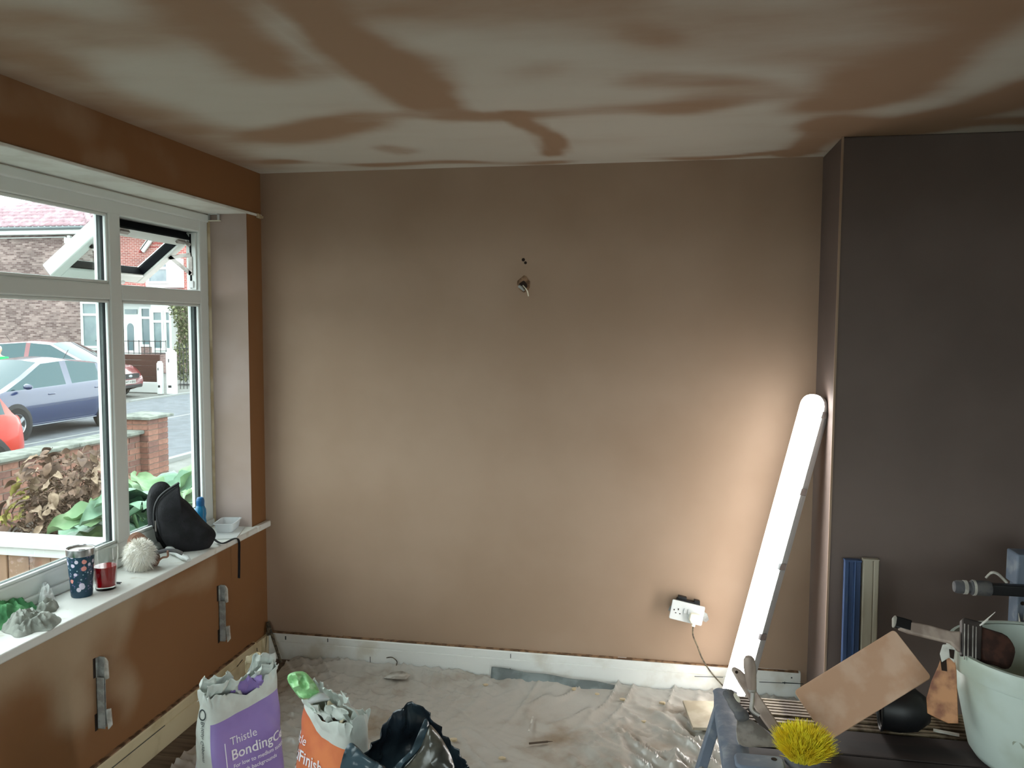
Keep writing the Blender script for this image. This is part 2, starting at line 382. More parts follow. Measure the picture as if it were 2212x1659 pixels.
# ceiling with damp and dried plaster
def cp(*q): return [at(x, y, 'z', H) for x, y in q]
def sw(px, y): return (at(px, y, 'z', H)-at(1106, y, 'z', H)).length
ceil_st = strokes([
    (cp((0, 110), (300, 255), (530, 350)), .16, .62), (cp((380, 40), (180, 70), (0, 50)), .14, .6), (cp((0, 160), (120, 180)), .12, .55),
    (cp((400, 30), (470, 90), (540, 145)), .16, .8), (cp((520, 20), (900, 22), (1060, 8)), .12, .72),
    (cp((735, 25), (800, 90), (850, 165), (895, 215), (945, 245)), .12, .95), (cp((945, 248), (1060, 250), (1160, 240), (1400, 224), (1640, 205)), .07, .72),
    (cp((1160, 238), (1190, 285), (1212, 330)), .06, .85), (cp((560, 300), (660, 285), (770, 268)), .13, .8), (cp((770, 265), (900, 255)), .06, .6),
    (cp((540, 352), (1000, 356), (1500, 340), (1790, 325)), .045, .8), (cp((830, 320), (870, 330)), .06, .55),
    (cp((2060, 20), (1960, 80), (1880, 140), (1830, 200), (1790, 215)), .17, .85), (cp((2212, 190), (2080, 245), (1950, 275), (1830, 268)), .13, .9),
    (cp((1840, 275), (1780, 310), (1720, 335)), .09, .8), (cp((1840, 285), (2212, 275)), .06, .8),
    (cp((1300, 30), (1500, 60), (1750, 70)), .25, .45), (cp((1420, 175), (1560, 185), (1640, 195)), .08, .55), (cp((1360, 65), (1420, 75)), .08, .6),
    (cp((1100, 10), (1300, 5)), .12, .6), (cp((1560, 260), (1640, 270)), .05, .35), (cp((660, 160),), .08, .45), (cp((1130, 150),), .1, .35),
    ([V((4, -1, H)), V((4, -6, H))], .6, .6), ([V((1, -3.4, H)), V((3.4, -4.4, H))], .5, .5),
], base=.16, warp=.16, ws=1.9)
b = MB(); b.grid(lambda u, v: V((-.3+u*(XR+.5), YR-.2+v*(.5-YR), H)), 130, 170, afn=ceil_st)
b.box((-.3, YR-.2, H+.02), (XR+.2, .3, H+.15)); struct(b.build('ceiling', 'plaster_ceiling', attr='damp', base=False))
# window-side wall, damp brown plaster
def lp(*q): return [at(x, y, 'x', 0) for x, y in q]
left_st = strokes([
    (lp((0, 1440), (150, 1370), (290, 1320)), .13, .25), (lp((0, 1440), (60, 1480), (160, 1520)), .10, .32), (lp((230, 1400), (290, 1500)), .09, .5),
    (lp((340, 1350), (400, 1420), (350, 1540)), .15, 1.), (lp((330, 1290), (450, 1240)), .06, .55), (lp((475, 1175), (475, 1262)), .012, 1.),
    (lp((550, 1180), (560, 1360)), .06, .85), (lp((60, 1550), (0, 1580)), .1, .7),
    (lp((0, 180), (180, 255)), .07, .55), (lp((200, 340), (260, 350)), .05, .6), (lp((300, 300), (370, 380)), .05, .7), (lp((420, 350), (440, 400)), .05, 1.),
], base=.8, warp=.05, ws=4)
b = MB()
b.grid(lambda u, v: V((0, YR+u*(-YR), v*.67)), 220, 22, afn=left_st)
b.grid(lambda u, v: V((0, YR+u*(-YR), ZT+.012+v*(H-ZT-.012))), 220, 8, afn=left_st)
b.grid(lambda u, v: V((0, YJ*(1-u), .67+v*(ZT+.012-.67))), 5, 50, afn=left_st)
b.grid(lambda u, v: V((0, YR+u*(YJ2-YR), .67+v*(ZT+.012-.67))), 50, 20, afn=left_st)
b.box((-.30, YR, -.6), (-.001, .3, .67)); b.box((-.30, YR, ZT+.012), (-.001, .3, 5.0)); b.box((-.30, YJ, .67), (-.001, .3, ZT+.012), 1); b.box((-.30, YR, .67), (-.001, YJ2, ZT+.012), 1)
struct(b.build('wall_left', ['plaster_wet', 'reveal'], attr='damp', base=False))
b = MB(); b.box((0, 0, 0), (W, .15, H)); b.box((4.0, 0, 0), (XR, .15, H)); struct(b.build('wall_back', 'plaster', base=False))
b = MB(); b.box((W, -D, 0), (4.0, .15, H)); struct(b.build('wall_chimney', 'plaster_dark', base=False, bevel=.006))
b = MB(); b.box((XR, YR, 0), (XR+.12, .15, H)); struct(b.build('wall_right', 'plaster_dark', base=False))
b = MB(); b.box((-.3, YR-.12, 0), (.9, YR, H)); b.box((3.9, YR-.12, 0), (XR+.12, YR, H)); b.box((.9, YR-.12, 2.1), (3.9, YR, H)); b.box((.9, YR-.12, -.1), (3.9, YR, .04)); struct(b.build('wall_rear', 'plaster_dark', base=False))
w2 = bpy.data.objects.new('window_2', None); link(w2, None, Matrix.Translation((2.4, YR-.06, .04))); struct(w2)      # glazed garden doors behind the photographer
for x0, x1 in ((.9, 1.9), (1.9, 2.9), (2.9, 3.9)):
    for lo, hi in (((x0, .04), (x0+.07, 2.1)), ((x1-.07, .04), (x1, 2.1)), ((x0+.07, .04), (x1-.07, .14)), ((x0+.07, 2.0), (x1-.07, 2.1))):
        b = MB(); b.box((lo[0], YR-.1, lo[1]), (hi[0], YR-.04, hi[1])); b.build('frame_rail', 'upvc', w2, bevel=.004)
    b = MB(); b.box((x0+.065, YR-.075, .135), (x1-.065, YR-.069, 2.005)); b.build('pane', 'pane_glass', w2)
# slim plaster bead down the chimney corner
b = MB(); b.box((W-.002, -D-.0025, .0), (W+.006, -D+.005, H)); struct(b.build('trim_1', 'plaster', base=False)); 
# floor with boards
fl = bpy.data.objects.new('floor', None); link(fl); struct(fl)
b = MB(); b.box((-.02, YR, -.06), (XR, .15, -.022)); b.box((0, -.005, -.03), (XR, .15, 0)); b.build('subfloor', 'dark_hole', fl)
y = -.004
bd = MB(); bd.box((-2.5, -.066, -.022), (2.5, .066, 0)); me0 = None
k = 0
while y > YR+.14:
    m = Matrix.Translation((2.5, y-.068, 0))
    if me0 is None:
        o = bd.build('floorboard', 'board', local=True); me0 = o.data
        o.parent = fl; o.matrix_world = m; MW[o.name] = m
    else: inst(me0, 'floorboard', fl, Matrix.Translation((2.5+random.uniform(-.004, .004), y-.068, random.uniform(-.0015, .0005))))
    y -= .136; k += 1
# skirting boards
def skirting(name, p0, p1, N, h, m, label=None):
    d = (p1-p0); L = d.length; M = frame(p0, d, None, V((0, 0, 1)))
    s = 1 if M.col[1].to_3d().dot(N) > 0 else -1
    b = MB(); prof = [(0, 0), (.020, 0), (.020, h*.66), (.0155, h*.675), (.0155, h*.70), (.019, h*.71), (.019, h*.93), (.013, h*.99), (0, h)]
    ns = 40
    def fn(u, v):
        i = int(round(v*(len(prof)-1))); q = prof[i]; w = 0.002*nz3((u*L*3, i*3.1, 0), 1., 4) if i >= 6 else 0
        return M @ V((u*L, s*q[0], q[1]+w))
    b.grid(fn, ns, len(prof)-1)
    return struct(b.build(name, m, base=False, ang=25))
HS = .134
sb = skirting('baseboard_back', V((.0, 0, 0)), V((W-.03, 0, 0)), V((0, -1, 0)), HS, 'skirt')
# scraped raw-plaster line along the top and a few chips
b = MB()
for i in range(60):
    x0 = .02+i*(W-.06)/60; b.box((x0, -.016, HS-.004), (x0+.0435, -.0, HS+random.uniform(.0003, .0028)))
b.build('plaster_scrape', 'skirt_edge', sb)
for px, py, w, h in ((617, 1378, .006, .018), (708, 1383, .004, .018), (800, 1425, .003, .03), (1103, 1417, .003, .02), (1102, 1450, .003, .03), (1710, 1464, .006, .006), (1695, 1475, .004, .01), (880, 1445, .004, .02)):
    p = at(px, py, 'y', -.02); b = MB(); b.box((p.x-w/2, -.0212, p.z-h/2), (p.x+w/2, -.0195, p.z+h/2)); b.build('paint_chip', 'print_dark', sb)
for px0, py0, px1, py1 in ((1640, 1473, 1733, 1477), (1500, 1461, 1562, 1463), (1690, 1474, 1735, 1477)):
    p = at(px0, py0, 'y', -.02); q = at(px1, py1, 'y', -.02); b = MB(); b.tube([p+V((0, -.0005, 0)), q+V((0, -.0005, 0))], .0015, 5); b.build('crack', 'print_dark', sb)
sl = skirting('baseboard_left', V((0, -.15, 0)), V((0, YR, 0)), V((1, 0, 0)), HS, 'skirt_cream')
b = MB()
for i in range(110):
    y0 = -.16-i*.03; b.box((.0, y0-.031, HS-.004), (.015, y0, HS+random.uniform(.0005, .004)))
b.build('plaster_scrape', 'skirt_edge', sl)
b = MB(); b.box((.0, -.148, .0), (.016, -.022, HS*.93)); b.box((.016, -.1, 0), (.03, -.085, HS)); b.build('corner_block', 'skirt_cream', sl, bevel=.002)
for px, py, L in ((555, 1400, .1), (480, 1480, .0), (512, 1440, .0)):
    p = at(px, py, 'x', .02); b = MB(); b.tube([p, p+V((.0, .01, -.06))] if L else [p, p+V((0, .05, .012))], .0022, 5); b.build('crack', 'cable', sl)
b = MB(); b.grid(lambda u, v: V((.0185+.003*math.sin(v*3.14), -.9-u*2.6, .087+v*.003)), 30, 2); b.build('groove', 'print_dark', sl)

# ------------------------------------------------------------------ window board and lining
b = MB(); b.box((-.205, YJ2, ZS-.03), (.03, YJ, ZS)); b.box((.0, YJ, ZS-.03), (.03, -.004, ZS)); b.box((-.001, YJ2-.08, ZS-.03), (.03, YJ2, ZS))
struct(b.build('trim_2', 'sill_white', base=False, bevel=.006)); bpy.data.objects['trim_2']['label'] = 'white window board'
b = MB(); b.box((-.205, YJ2, ZT), (.010, YJ, ZT+.012)); b.box((0, YJ, ZT), (.010, -.006, ZT+.012)); b.box((0, YJ2-.05, ZT), (.01, YJ2, ZT+.012))
so = struct(b.build('trim_3', 'paint_white', base=False, bevel=.003)); so['label'] = 'white soffit lining over the window'
b = MB()
for i in range(26):
    x, yy = .004+random.uniform(-.003, .006), -.004-random.random()*.05
    b.box((x, yy-.006, ZT-.006+random.uniform(-.004, .006)), (x+.009, yy+.004, ZT+.008+random.uniform(-.003, .004)))
b.build('broken_end', 'bag_liner', so, bevel=.002)
# lumpy plaster edge against the frame
b = MB(); b.grid(lambda u, v: V((-.199+.012*u, YJ-.001-.004*(1-u)-.006*abs(nz3((0, 0, v*30)))*(1-u), ZS+v*(ZT-ZS))), 2, 120)
b.build('plaster_edge', 'bag_liner', bpy.data.objects['trim_2'])

# ------------------------------------------------------------------ window
win = bpy.data.objects.new('window_1', None); link(win, None, Matrix.Translation((-.235, (YJ+YJ2)/2, ZS))); struct(win)
X0, X1 = -.270, -.200
TR0, TR1 = 1.765, 1.828
M1, M2 = (-.850, -.778), (-2.000, -1.928)
def member(name, lo, hi): b = MB(); b.box(lo, hi); return b.build(name, 'upvc', win, bevel=.007, bseg=3)
member('frame_jamb', (X0, YJ-.072, ZS), (X1, YJ, ZT)); member('frame_jamb', (X0, YJ2, ZS), (X1, YJ2+.072, ZT))
member('frame_head', (X0, YJ2+.07, ZT-.09), (X1, YJ-.07, ZT)); member('frame_foot', (X0, YJ2+.07, ZS), (X1, YJ-.07, ZS+.098))
member('mullion', (X0, M1[0], ZS+.09), (X1, M1[1], ZT-.08)); member('mullion', (X0, M2[0], ZS+.09), (X1, M2[1], ZT-.08))
for a, c in ((YJ-.07, M1[1]), (M1[0], M2[1]), (M2[0], YJ2+.07)): member('transom', (X0, c-.002, TR0), (X1, a+.002, TR1))
b = MB(); b.box((X1-.002, YJ2+.01, ZS), (X1+.012, YJ-.01, ZS+.035)); b.build('frame_lip', 'upvc', win, bevel=.006, bseg=3)
b = MB(); b.box((X1-.002, YJ2+.01, ZT-.04), (X1+.014, YJ-.01, ZT-.004)); b.build('frame_lip', 'upvc', win, bevel=.006, bseg=3)
bays = [((M1[1], YJ-.072), 'open'), ((M2[1], M1[0]), 'fixed'), ((YJ2+.072, M2[0]), 'fixed')]
def glazing(y0, y1, z0, z1, par, xo=0):
    t = .012
    for lo, hi in (((y0, z0), (y0+t, z1)), ((y1-t, z0), (y1, z1)), ((y0, z0), (y1, z0+t)), ((y0, z1-t), (y1, z1))):
        bb = MB(); bb.box((-.218, lo[0], lo[1]), (-.204, hi[0], hi[1])); bb.build('glazing_bead', 'upvc', par, bevel=.004)
    t = .005
    for lo, hi in (((y0, z0), (y0+t, z1)), ((y1-t, z0), (y1, z1)), ((y0, z0), (y1, z0+t)), ((y0, z1-t), (y1, z1))):
        bb = MB(); bb.box((-.250, lo[0], lo[1]), (-.219, hi[0], hi[1])); bb.build('gasket', 'gasket', par)
    bb = MB(); bb.box((-.226, y0+.002, z0+.002), (-.221, y1-.002, z1-.002)); bb.build('pane', 'pane_glass', par)
for (a, c), kind in bays:
    glazing(a, c, ZS+.098, TR0, win)
    if kind == 'fixed': glazing(a, c, TR1, ZT-.09, win)
# open top-hung fanlight
a, c = bays[0][0]; hz = ZT-.10; hx = -.262; TH = R(52)
Ms = Matrix.Translation((hx, 0, hz)) @ Matrix.Rotation(TH, 4, 'Y') @ Matrix.Translation((0, 0, 0))
sh = .335; y0, y1 = a-.02, c+.02
sash = bpy.data.objects.new('sash', None); link(sash, win, Matrix.Translation((hx, (a+c)/2, hz)))
fw = .055
for lo, hi in (((-.03, y0, -sh), (.03, y0+fw, 0)), ((-.03, y1-fw, -sh), (.03, y1, 0)), ((-.029, y0+fw-.001, -fw), (.029, y1-fw+.001, -.001)), ((-.029, y0+fw-.001, -sh+.001), (.029, y1-fw+.001, -sh+fw))):
    b = MB(); b.box(lo, hi, 0, Ms); b.build('sash_rail', 'upvc', sash, bevel=.006)
for lo, hi in (((-.02, y0+fw, -sh+fw), (.02, y0+fw+.005, -fw)), ((-.02, y1-fw-.005, -sh+fw), (.02, y1-fw, -fw)), ((-.02, y0+fw, -fw-.005), (.02, y1-fw, -fw)), ((-.02, y0+fw, -sh+fw), (.02, y1-fw, -sh+fw+.005))):
    b = MB(); b.box(lo, hi, 0, Ms); b.build('gasket', 'gasket', sash)
b = MB(); b.box((-.004, y0+fw, -sh+fw), (.004, y1-fw, -fw), 0, Ms); b.build('pane', 'pane_glass', sash)
b = MB(); b.box((-.034, y0, -.004), (.034, y1, .004), 0, Ms); b.build('weather_seal', 'gasket', sash)
ym = (y0+y1)/2
b = MB(); b.box((.03, ym-.02, -sh+.012), (.045, ym+.02, -sh+.04), 0, Ms); b.tube([Ms @ V((.05, ym-.01, -sh+.025)), Ms @ V((.055, ym+.05, -sh+.025)), Ms @ V((.05, ym+.11, -sh+.025))], .009, 8); b.build('handle', 'white_plastic', sash)
b = MB()
for yy in (y0+.1, y1-.1): b.box((.03, yy-.01, -.03), (.04, yy+.05, -.014), 0, Ms)
b.build('keeps', 'steel_dull', sash)
for yy in (a+.006, c-.006):
    b = MB(); b.box((-.262, yy-.005, TR1+.005), (-.215, yy+.005, ZT-.095)); b.build('stay_track', 'upvc', win)
    b = MB(); b.box((-.244, yy-.007, TR1+.01), (-.236, yy+.007, ZT-.1)); b.build('track_slot', 'gasket', win)
    yo = yy+(.008 if yy < ym else -.008)
    b = MB()
    for pts in (((-.24, yo, 2.035), Ms @ V((.03, yo, -.02))), ((-.238, yo, 1.995), Ms @ V((.03, yo, -.14))), ((-.24, yo, 1.985), (-.24, yo, 1.90)), ((-.238, yo, 1.905), Ms @ V((.03, yo, -.13)))):
        p, q = V(pts[0]), V(pts[1]); M = frame(p, q-p, V((0, 1, 0))); b.box((0, -.002, -.009), ((q-p).length, .002, .009), 0, M)
    b.build('friction_stay', 'steel_dull', win)
    b = MB(); b.box((-.25, yy-.012, TR1+.012), (-.225, yy+.004, TR1+.045)); b.build('stay_block', 'white_plastic', win, bevel=.003)
# outer sill under the window
b = MB(); b.box((-.36, YJ2-.05, ZS-.06), (-.27, YJ+.05, ZS-.0)); b.build('outer_sill', 'upvc', win, bevel=.01)
# little curtain-track bracket under the soffit
t = thing('curtain_bracket', 'small white metal curtain bracket under the soffit corner', 'bracket', (-.15, YJ-.012, ZT-.045))
b = MB(); y_ = YJ-.004
b.box((-.185, y_-.018, ZT-.003), (-.135, y_, ZT-.0005)); b.box((-.185, y_-.018, ZT-.03), (-.183, y_, ZT)); b.box((-.137, y_-.018, ZT-.03), (-.135, y_, ZT)); b.build('clip', 'white_plastic', t)
b = MB(); b.box((-.186, y_-.018, ZT-.034), (-.128, y_, ZT-.030)); b.build('plate', 'cream_plastic', t, bevel=.001)

def onp(px, py, P0, N):
    d = ray(px, py); N = V(N); return CAM+d*((V(P0)-CAM).dot(N)/d.dot(N))

# ================================================================== LAMP
B0, T0 = V((2.243, -.215, .012)), V((2.556, -.235, 1.395))
ax = (T0-B0).normalized(); nrm = V((-.80, -.60, 0)); nrm = (nrm-ax*nrm.dot(ax)).normalized()
ML = frame(B0, ax.cross(nrm) * -1, None, ax)      # x = sideways, y ~ depth, z = along
sd = ML.col[0].to_3d(); dn = ML.col[1].to_3d(); flip = 1 if dn.dot(nrm) > 0 else -1
LL = (T0-B0).length
lamp = thing('led_batten_light', 'glowing white LED batten leaning in the corner by the chimney breast', 'lamp', B0)
def capsule(w, L, n=10):
    o = []
    for k in range(n+1): a = math.pi+math.pi*k/n; o.append((w*math.cos(a), w+w*math.sin(a)))
    for k in range(n+1): a = math.pi*k/n; o.append((w*math.cos(a), L-w+w*math.sin(a)))
    return o
def lm(x, y, z): return ML @ V((x, y*flip, z))
def diffuser():
    b = MB(); rings = [(1, 0), (1, .018), (.93, .032), (.75, .043), (.4, .049), (0.05, .05)]; w = .047
    prev = None; n = None; vs = []
    for sc_, d in rings:
        c = capsule(w*sc_, LL-2*w*(1-sc_)); c = [(x, z+w*(1-sc_)) for x, z in c]; n = len(c); vs += [lm(x, d, z) for x, z in c]
    fs = [(i*n+k, i*n+(k+1) % n, (i+1)*n+(k+1) % n, (i+1)*n+k) for i in range(len(rings)-1) for k in range(n)]+[tuple((len(rings)-1)*n+k for k in range(n))]
    return b.add(vs, fs)
diffuser().build('diffuser', 'lamp_white', lamp, ang=60)
b = MB(); c = capsule(.052, LL); n = len(c)
rr = [(1, -.001), (1, -.014), (.9, -.03), (.8, -.046)]; vs = []
for sc_, d in rr:
    cc = [(x*sc_, z+(.052*(1-sc_))*(1 if z < .1 else -1 if z > LL-.1 else 0)) for x, z in c]; vs += [lm(x, d, z) for x, z in cc]
fs = [(i*n+k, i*n+(k+1) % n, (i+1)*n+(k+1) % n, (i+1)*n+k) for i in range(3) for k in range(n)]+[tuple(range(n)), tuple(3*n+k for k in range(n))]
b.add(vs, fs); b.build('housing', 'lamp_body', lamp, ang=30)
for fz in (.05, .27, .49, .72, .95):
    for sx in (1, -1):
        b = MB(); z = LL*fz
        b.add([lm(sx*x, y, z+dz) for dz in (-.014, .014) for x, y in ((.046, .012), (.058, .008), (.060, -.022), (.050, -.026))], [(0, 1, 5, 4), (1, 2, 6, 5), (2, 3, 7, 6), (0, 4, 7, 3), (0, 3, 2, 1), (4, 5, 6, 7)])
        b.build('clip', 'steel', lamp, bevel=.001)

# ================================================================== WALL FITTINGS
sp = at(1484, 1323, 'y', -.045)
sock = thing('double_socket', 'white double wall socket hanging loose and tilted from the back wall', 'socket', sp)
MS = Matrix.Translation(sp) @ Matrix.Rotation(R(10.5), 4, 'Y') @ Matrix.Rotation(R(-6), 4, 'X')
b = MB(); b.prism(rrect(.147, .087, .006), -.004, .005, MS @ Matrix.Rotation(R(90), 4, 'X')); b.build('faceplate', 'white_plastic', sock, bevel=.0015)
b = MB(); b.box((-.055, .004, -.028), (.05, .044, .050), 0, MS); b.box((-.05, .010, .049), (-.012, .044, .062), 0, MS); b.box((.022, .008, .049), (.048, .04, .060), 0, MS); b.build('back_box', 'black_plastic', sock, bevel=.002)
for sx, sg in ((-1, 1), (1, 1)):
    b = MB(); pl = [(sx*.06, .022), (sx*.09, .012), (sx*.102, -.012), (sx*.092, -.026), (sx*.06, -.022)]
    if sx < 0: pl = [(-.06, .016), (-.078, .006), (-.082, -.014), (-.06, -.02)]
    b.prism(pl, -.018, -.014, MS @ Matrix.Rotation(R(90), 4, 'X')); b.build('lug', 'zinc', sock, bevel=.001)
for px_, pz, w, h in ((-.040, .006, .004, .008), (-.049, -.012, .006, .004), (-.030, -.012, .006, .004), (-.058, .0, .005, .006)):
    b = MB(); b.box((px_-w/2, -.0062, pz-h/2), (px_+w/2, -.004, pz+h/2), 0, MS); b.build('pin_hole', 'dark_hole', sock)
for px_ in (-.009, .008):
    b = MB(); b.box((px_-.0065, -.009, -.006), (px_+.0065, -.004, .017), 0, MS); b.build('rocker_switch', 'white_plastic', sock, bevel=.0015)
plug = thing('plug', 'cream three-pin plug with cable in the loose wall socket', 'plug', MS @ V((.035, -.02, -.012)))
b = MB(); b.prism([(-.022, .018), (.022, .018), (.025, -.012), (.012, -.026), (-.012, -.026), (-.025, -.012)], .007, .034, MS @ Matrix.Translation((.036, 0, -.010)) @ Matrix.Rotation(R(90), 4, 'X')); b.build('plug_body', 'cream_plastic', plug, bevel=.004)
b = MB(); b.box((.028, -.03, -.05), (.044, -.012, -.034), 0, MS); b.build('cable_grip', 'cream_plastic', plug, bevel=.003)
pts = [MS @ V((.036, -.021, -.048))]+[at(x, y, 'y', yy) for x, y, yy in ((1497, 1372, -.05), (1506, 1395, -.04), (1518, 1425, -.03), (1538, 1455, -.03), (1562, 1482, -.06))]+[at(1575, 1500, 'y', -.10)]
b = MB(); b.tube(spline(pts, 8), .0033, 7); b.build('flex', 'cable', plug)
# hole in the plaster with cut cable
hp = at(1132, 614, 'y', 0)
hole = thing('cable_stub', 'cut grey cable ends poking from a ragged hole in the plaster', 'cable', hp+V((0, 0, -.03)))
b = MB(); pl = [(.030*math.cos(a)*(1+.35*nz3((a*2, 0, 0), 1, 9)), .036*math.sin(a)*(1+.3*nz3((a*2, 3, 0), 1, 9))) for a in [2*math.pi*k/16 for k in range(16)]]
b.prism([(x+hp.x, z+hp.z) for x, z in pl], .0, .0012, Matrix.Rotation(R(90), 4, 'X')); b.build('hole_edge', 'skirt_edge', hole)
b = MB(); b.prism([(x*.62+hp.x-.003, z*.55+hp.z-.006) for x, z in pl], .0012, .002, Matrix.Rotation(R(90), 4, 'X')); b.build('hole', 'dark_hole', hole)
b = MB(); b.tube([hp+V((-.022, -.004, -.008)), hp+V((-.008, -.014, -.018)), hp+V((.004, -.018, -.03))], [.007, .008, .005], 7); b.build('cable_sheath', 'zinc', hole)
b = MB(); b.tube(spline([hp+V((-.004, -.006, -.006)), hp+V((.010, -.016, -.02)), hp+V((.018, -.012, -.034)), hp+V((.022, -.008, -.055))], 5), .0028, 6); b.build('wire', 'cream_plastic', hole)
b = MB()
for dx, dz, r_ in ((-.004, .112, .008), (.006, .098, .007)): b.lathe([(r_, 0), (r_*.8, .0012)], 9, Matrix.Translation(hp+V((dx, 0, dz))) @ Matrix.Rotation(R(90), 4, 'X'))
tag(b.build('plaster_dent', 'dark_hole'), 'small dark dent in the plaster above the cable hole', 'dent')
# radiator brackets
def bracket(y, label):
    t = thing('radiator_bracket', label, 'bracket', (.02, y, .25), group='radiator brackets on the window wall')
    b = MB(); b.box((.0, y-.010, .255), (.004, y+.004, .508)); b.box((.0, y-.010, .255), (.030, y-.007, .44)); b.box((0, y+.006, .255), (.024, y+.009, .508)); b.build('channel', 'zinc', t, bevel=.001)
    b = MB(); b.add([(.024, y+.004, .505), (.034, y+.004, .490), (.036, y+.004, .430), (.022, y+.004, .425), (.024, y+.014, .505), (.034, y+.014, .490), (.036, y+.014, .430), (.022, y+.014, .425)], [(0, 1, 2, 3), (7, 6, 5, 4), (0, 4, 5, 1), (1, 5, 6, 2), (2, 6, 7, 3), (3, 7, 4, 0)]); b.build('top_hook', 'mortar_white', t, bevel=.002)
    b = MB(); b.add([(.022, y+.004, .318), (.040, y+.004, .322), (.044, y+.004, .262), (.030, y+.004, .245), (.022, y+.014, .318), (.040, y+.014, .322), (.044, y+.014, .262), (.030, y+.014, .245)], [(0, 1, 2, 3), (7, 6, 5, 4), (0, 4, 5, 1), (1, 5, 6, 2), (2, 6, 7, 3), (3, 7, 4, 0)]); b.build('bottom_hook', 'mortar_white', t, bevel=.002)
    for z0, z1 in ((.44, .51), (.25, .31)):
        b = MB(); b.box((.0002, y-.022, z0), (.001, y-.009, z1)); b.build('mount_gap', 'dark_hole', t)
bracket(-1.25, 'grey metal radiator bracket on the brown wall below the drinks')
bracket(-.445, 'grey metal radiator bracket on the brown wall below the backpack')
# pipe tail in the corner
b = MB(); b.tube(spline([(.012, -.02, .185), (.03, -.035, .16), (.055, -.05, .11), (.085, -.07, .06), (.11, -.085, .012)], 6), .0075, 8); b.tube(spline([(.012, -.02, .185), (.015, -.025, .14), (.02, -.03, .12)], 4), .009, 8)
tag(b.build('pipe_tail', 'cable'), 'brown bent pipe tail in the corner by the skirting', 'pipe')

# ================================================================== THINGS ON THE WINDOW BOARD
def sil(px, py): return at(px, py, 'z', ZS)
p = sil(177, 1286)
t = thing('travel_tumbler', 'navy floral steel-rimmed travel tumbler on the window board', 'tumbler', p)
M = Matrix.Translation(p)
b = MB(); b.lathe([(.033, 0), (.0345, .004), (.0375, .05), (.042, .11), (.0455, .15)], 40, M); b.build('body', 'flowers', t)
b = MB(); b.lathe([(.0335, .0005), (.0352, .004), (.0368, .022)], 40, M, cap=False); b.build('base_band', 'navy', t)
b = MB(); b.lathe([(.0457, .149), (.0466, .152), (.0472, .17), (.0475, .174), (.0455, .175), (.0445, .168)], 40, M, cap=False); b.build('rim', 'steel', t)
b = MB(); b.lathe([(.0448, .165), (.0448, .1715), (.041, .1725), (.0395, .168), (.001, .168)], 40, M); b.build('lid', 'steel_dull', t)
b = MB(); b.prism(rrect(.022, .007, .003), .1682, .1692, M @ Matrix.Translation((.012, -.008, 0)) @ Matrix.Rotation(R(35), 4, 'Z')); b.build('sip_hole', 'dark_hole', t)
p = sil(229, 1271)
t = thing('pint_glass', 'clear pint glass half full of red drink on the window board', 'glass', p); M = Matrix.Translation(p)
b = MB(); b.lathe([(.034, 0), (.0355, .004), (.0365, .03), (.040, .08), (.0445, .115), (.0435, .13), (.0445, .158), (.0432, .158), (.0422, .13), (.0430, .115), (.0385, .08), (.035, .03), (.033, .012), (.001, .011)], 40, M); b.build('glass_wall', 'clear_glass', t)
b = MB(); b.lathe([(.0325, .0125), (.0345, .03), (.038, .08), (.0388, .086), (.001, .0861)], 40, M); b.build('drink', 'drink', t)
# woolly pad and its block
p = sil(303, 1232); tv = (CAM-p); tv.z = 0; tv.normalize(); sv = V((-tv.y, tv.x, 0))
t = thing('wool_applicator', 'fluffy cream wool pad on a brown handled block beside the backpack', 'pad', p)
def fluff(mb, c, rx, ry, rz, n, L, r, seed, up=None):
    rnd = random.Random(seed)
    for _ in range(n):
        a = rnd.uniform(0, 2*math.pi); cz = rnd.uniform(-1, 1); s_ = math.sqrt(1-cz*cz); d = V((s_*math.cos(a), s_*math.sin(a), cz))
        q = c+V((d.x*rx, d.y*ry, d.z*rz)); dd = (d+V((rnd.uniform(-.5, .5), rnd.uniform(-.5, .5), rnd.uniform(-.6, .4)))).normalized()
        l_ = L*rnd.uniform(.5, 1.2); e = q+dd*l_+V((0, 0, -.25*l_)); m_ = q+dd*l_*.55
        w = dd.cross(V((rnd.random(), rnd.random(), rnd.random()+.1))).normalized()*r
        mb.add([q-w, q+w, m_+w*.8, m_-w*.8, e], [(0, 1, 2, 3), (3, 2, 4)])
b = MB(); c = p+V((0, 0, .062))-tv*.0
b.lathe([(.001, -.055), (.03, -.05), (.047, -.02), (.05, .015), (.036, .045), (.012, .055), (.001, .056)], 20, Matrix.Translation(c) @ Matrix.Rotation(math.atan2(sv.y, sv.x), 4, 'Z') @ Matrix.Diagonal((1, .55, 1, 1)), cap=False)
fluff(b, c, .048, .036, .054, 3600, .026, .0012, 3)
o = b.build('wool_pile', 'wool', t, ang=80); o['kind'] = 'stuff'
P0 = c-tv*.035
ol = [onp(x, y, P0, tv) for x, y in ((273, 1185), (276, 1160), (290, 1149), (306, 1150), (328, 1172), (346, 1198), (346, 1212), (338, 1226), (322, 1222))]
b = MB(); pillow(b, smooth_poly(ol, 1), tv+V((0, 0, .6)), .035, 5, flatk=.18); b.build('block', 'brown_block', t)
P1 = p-tv*.01
b = MB(); b.tube(spline([onp(x, y, P1, tv) for x, y in ((322, 1186), (338, 1193), (360, 1189), (380, 1190), (394, 1196))], 6), [.012]*2+[.011]*23, 10, flat=.7); b.build('handle', 'grey_rubber', t)
b = MB(); b.tube(spline([onp(x, y, P1+tv*.02, tv) for x, y in ((338, 1216), (350, 1205), (362, 1202), (362, 1190))], 6), .008, 8, flat=.5); b.build('wrap', 'brown_block', t)
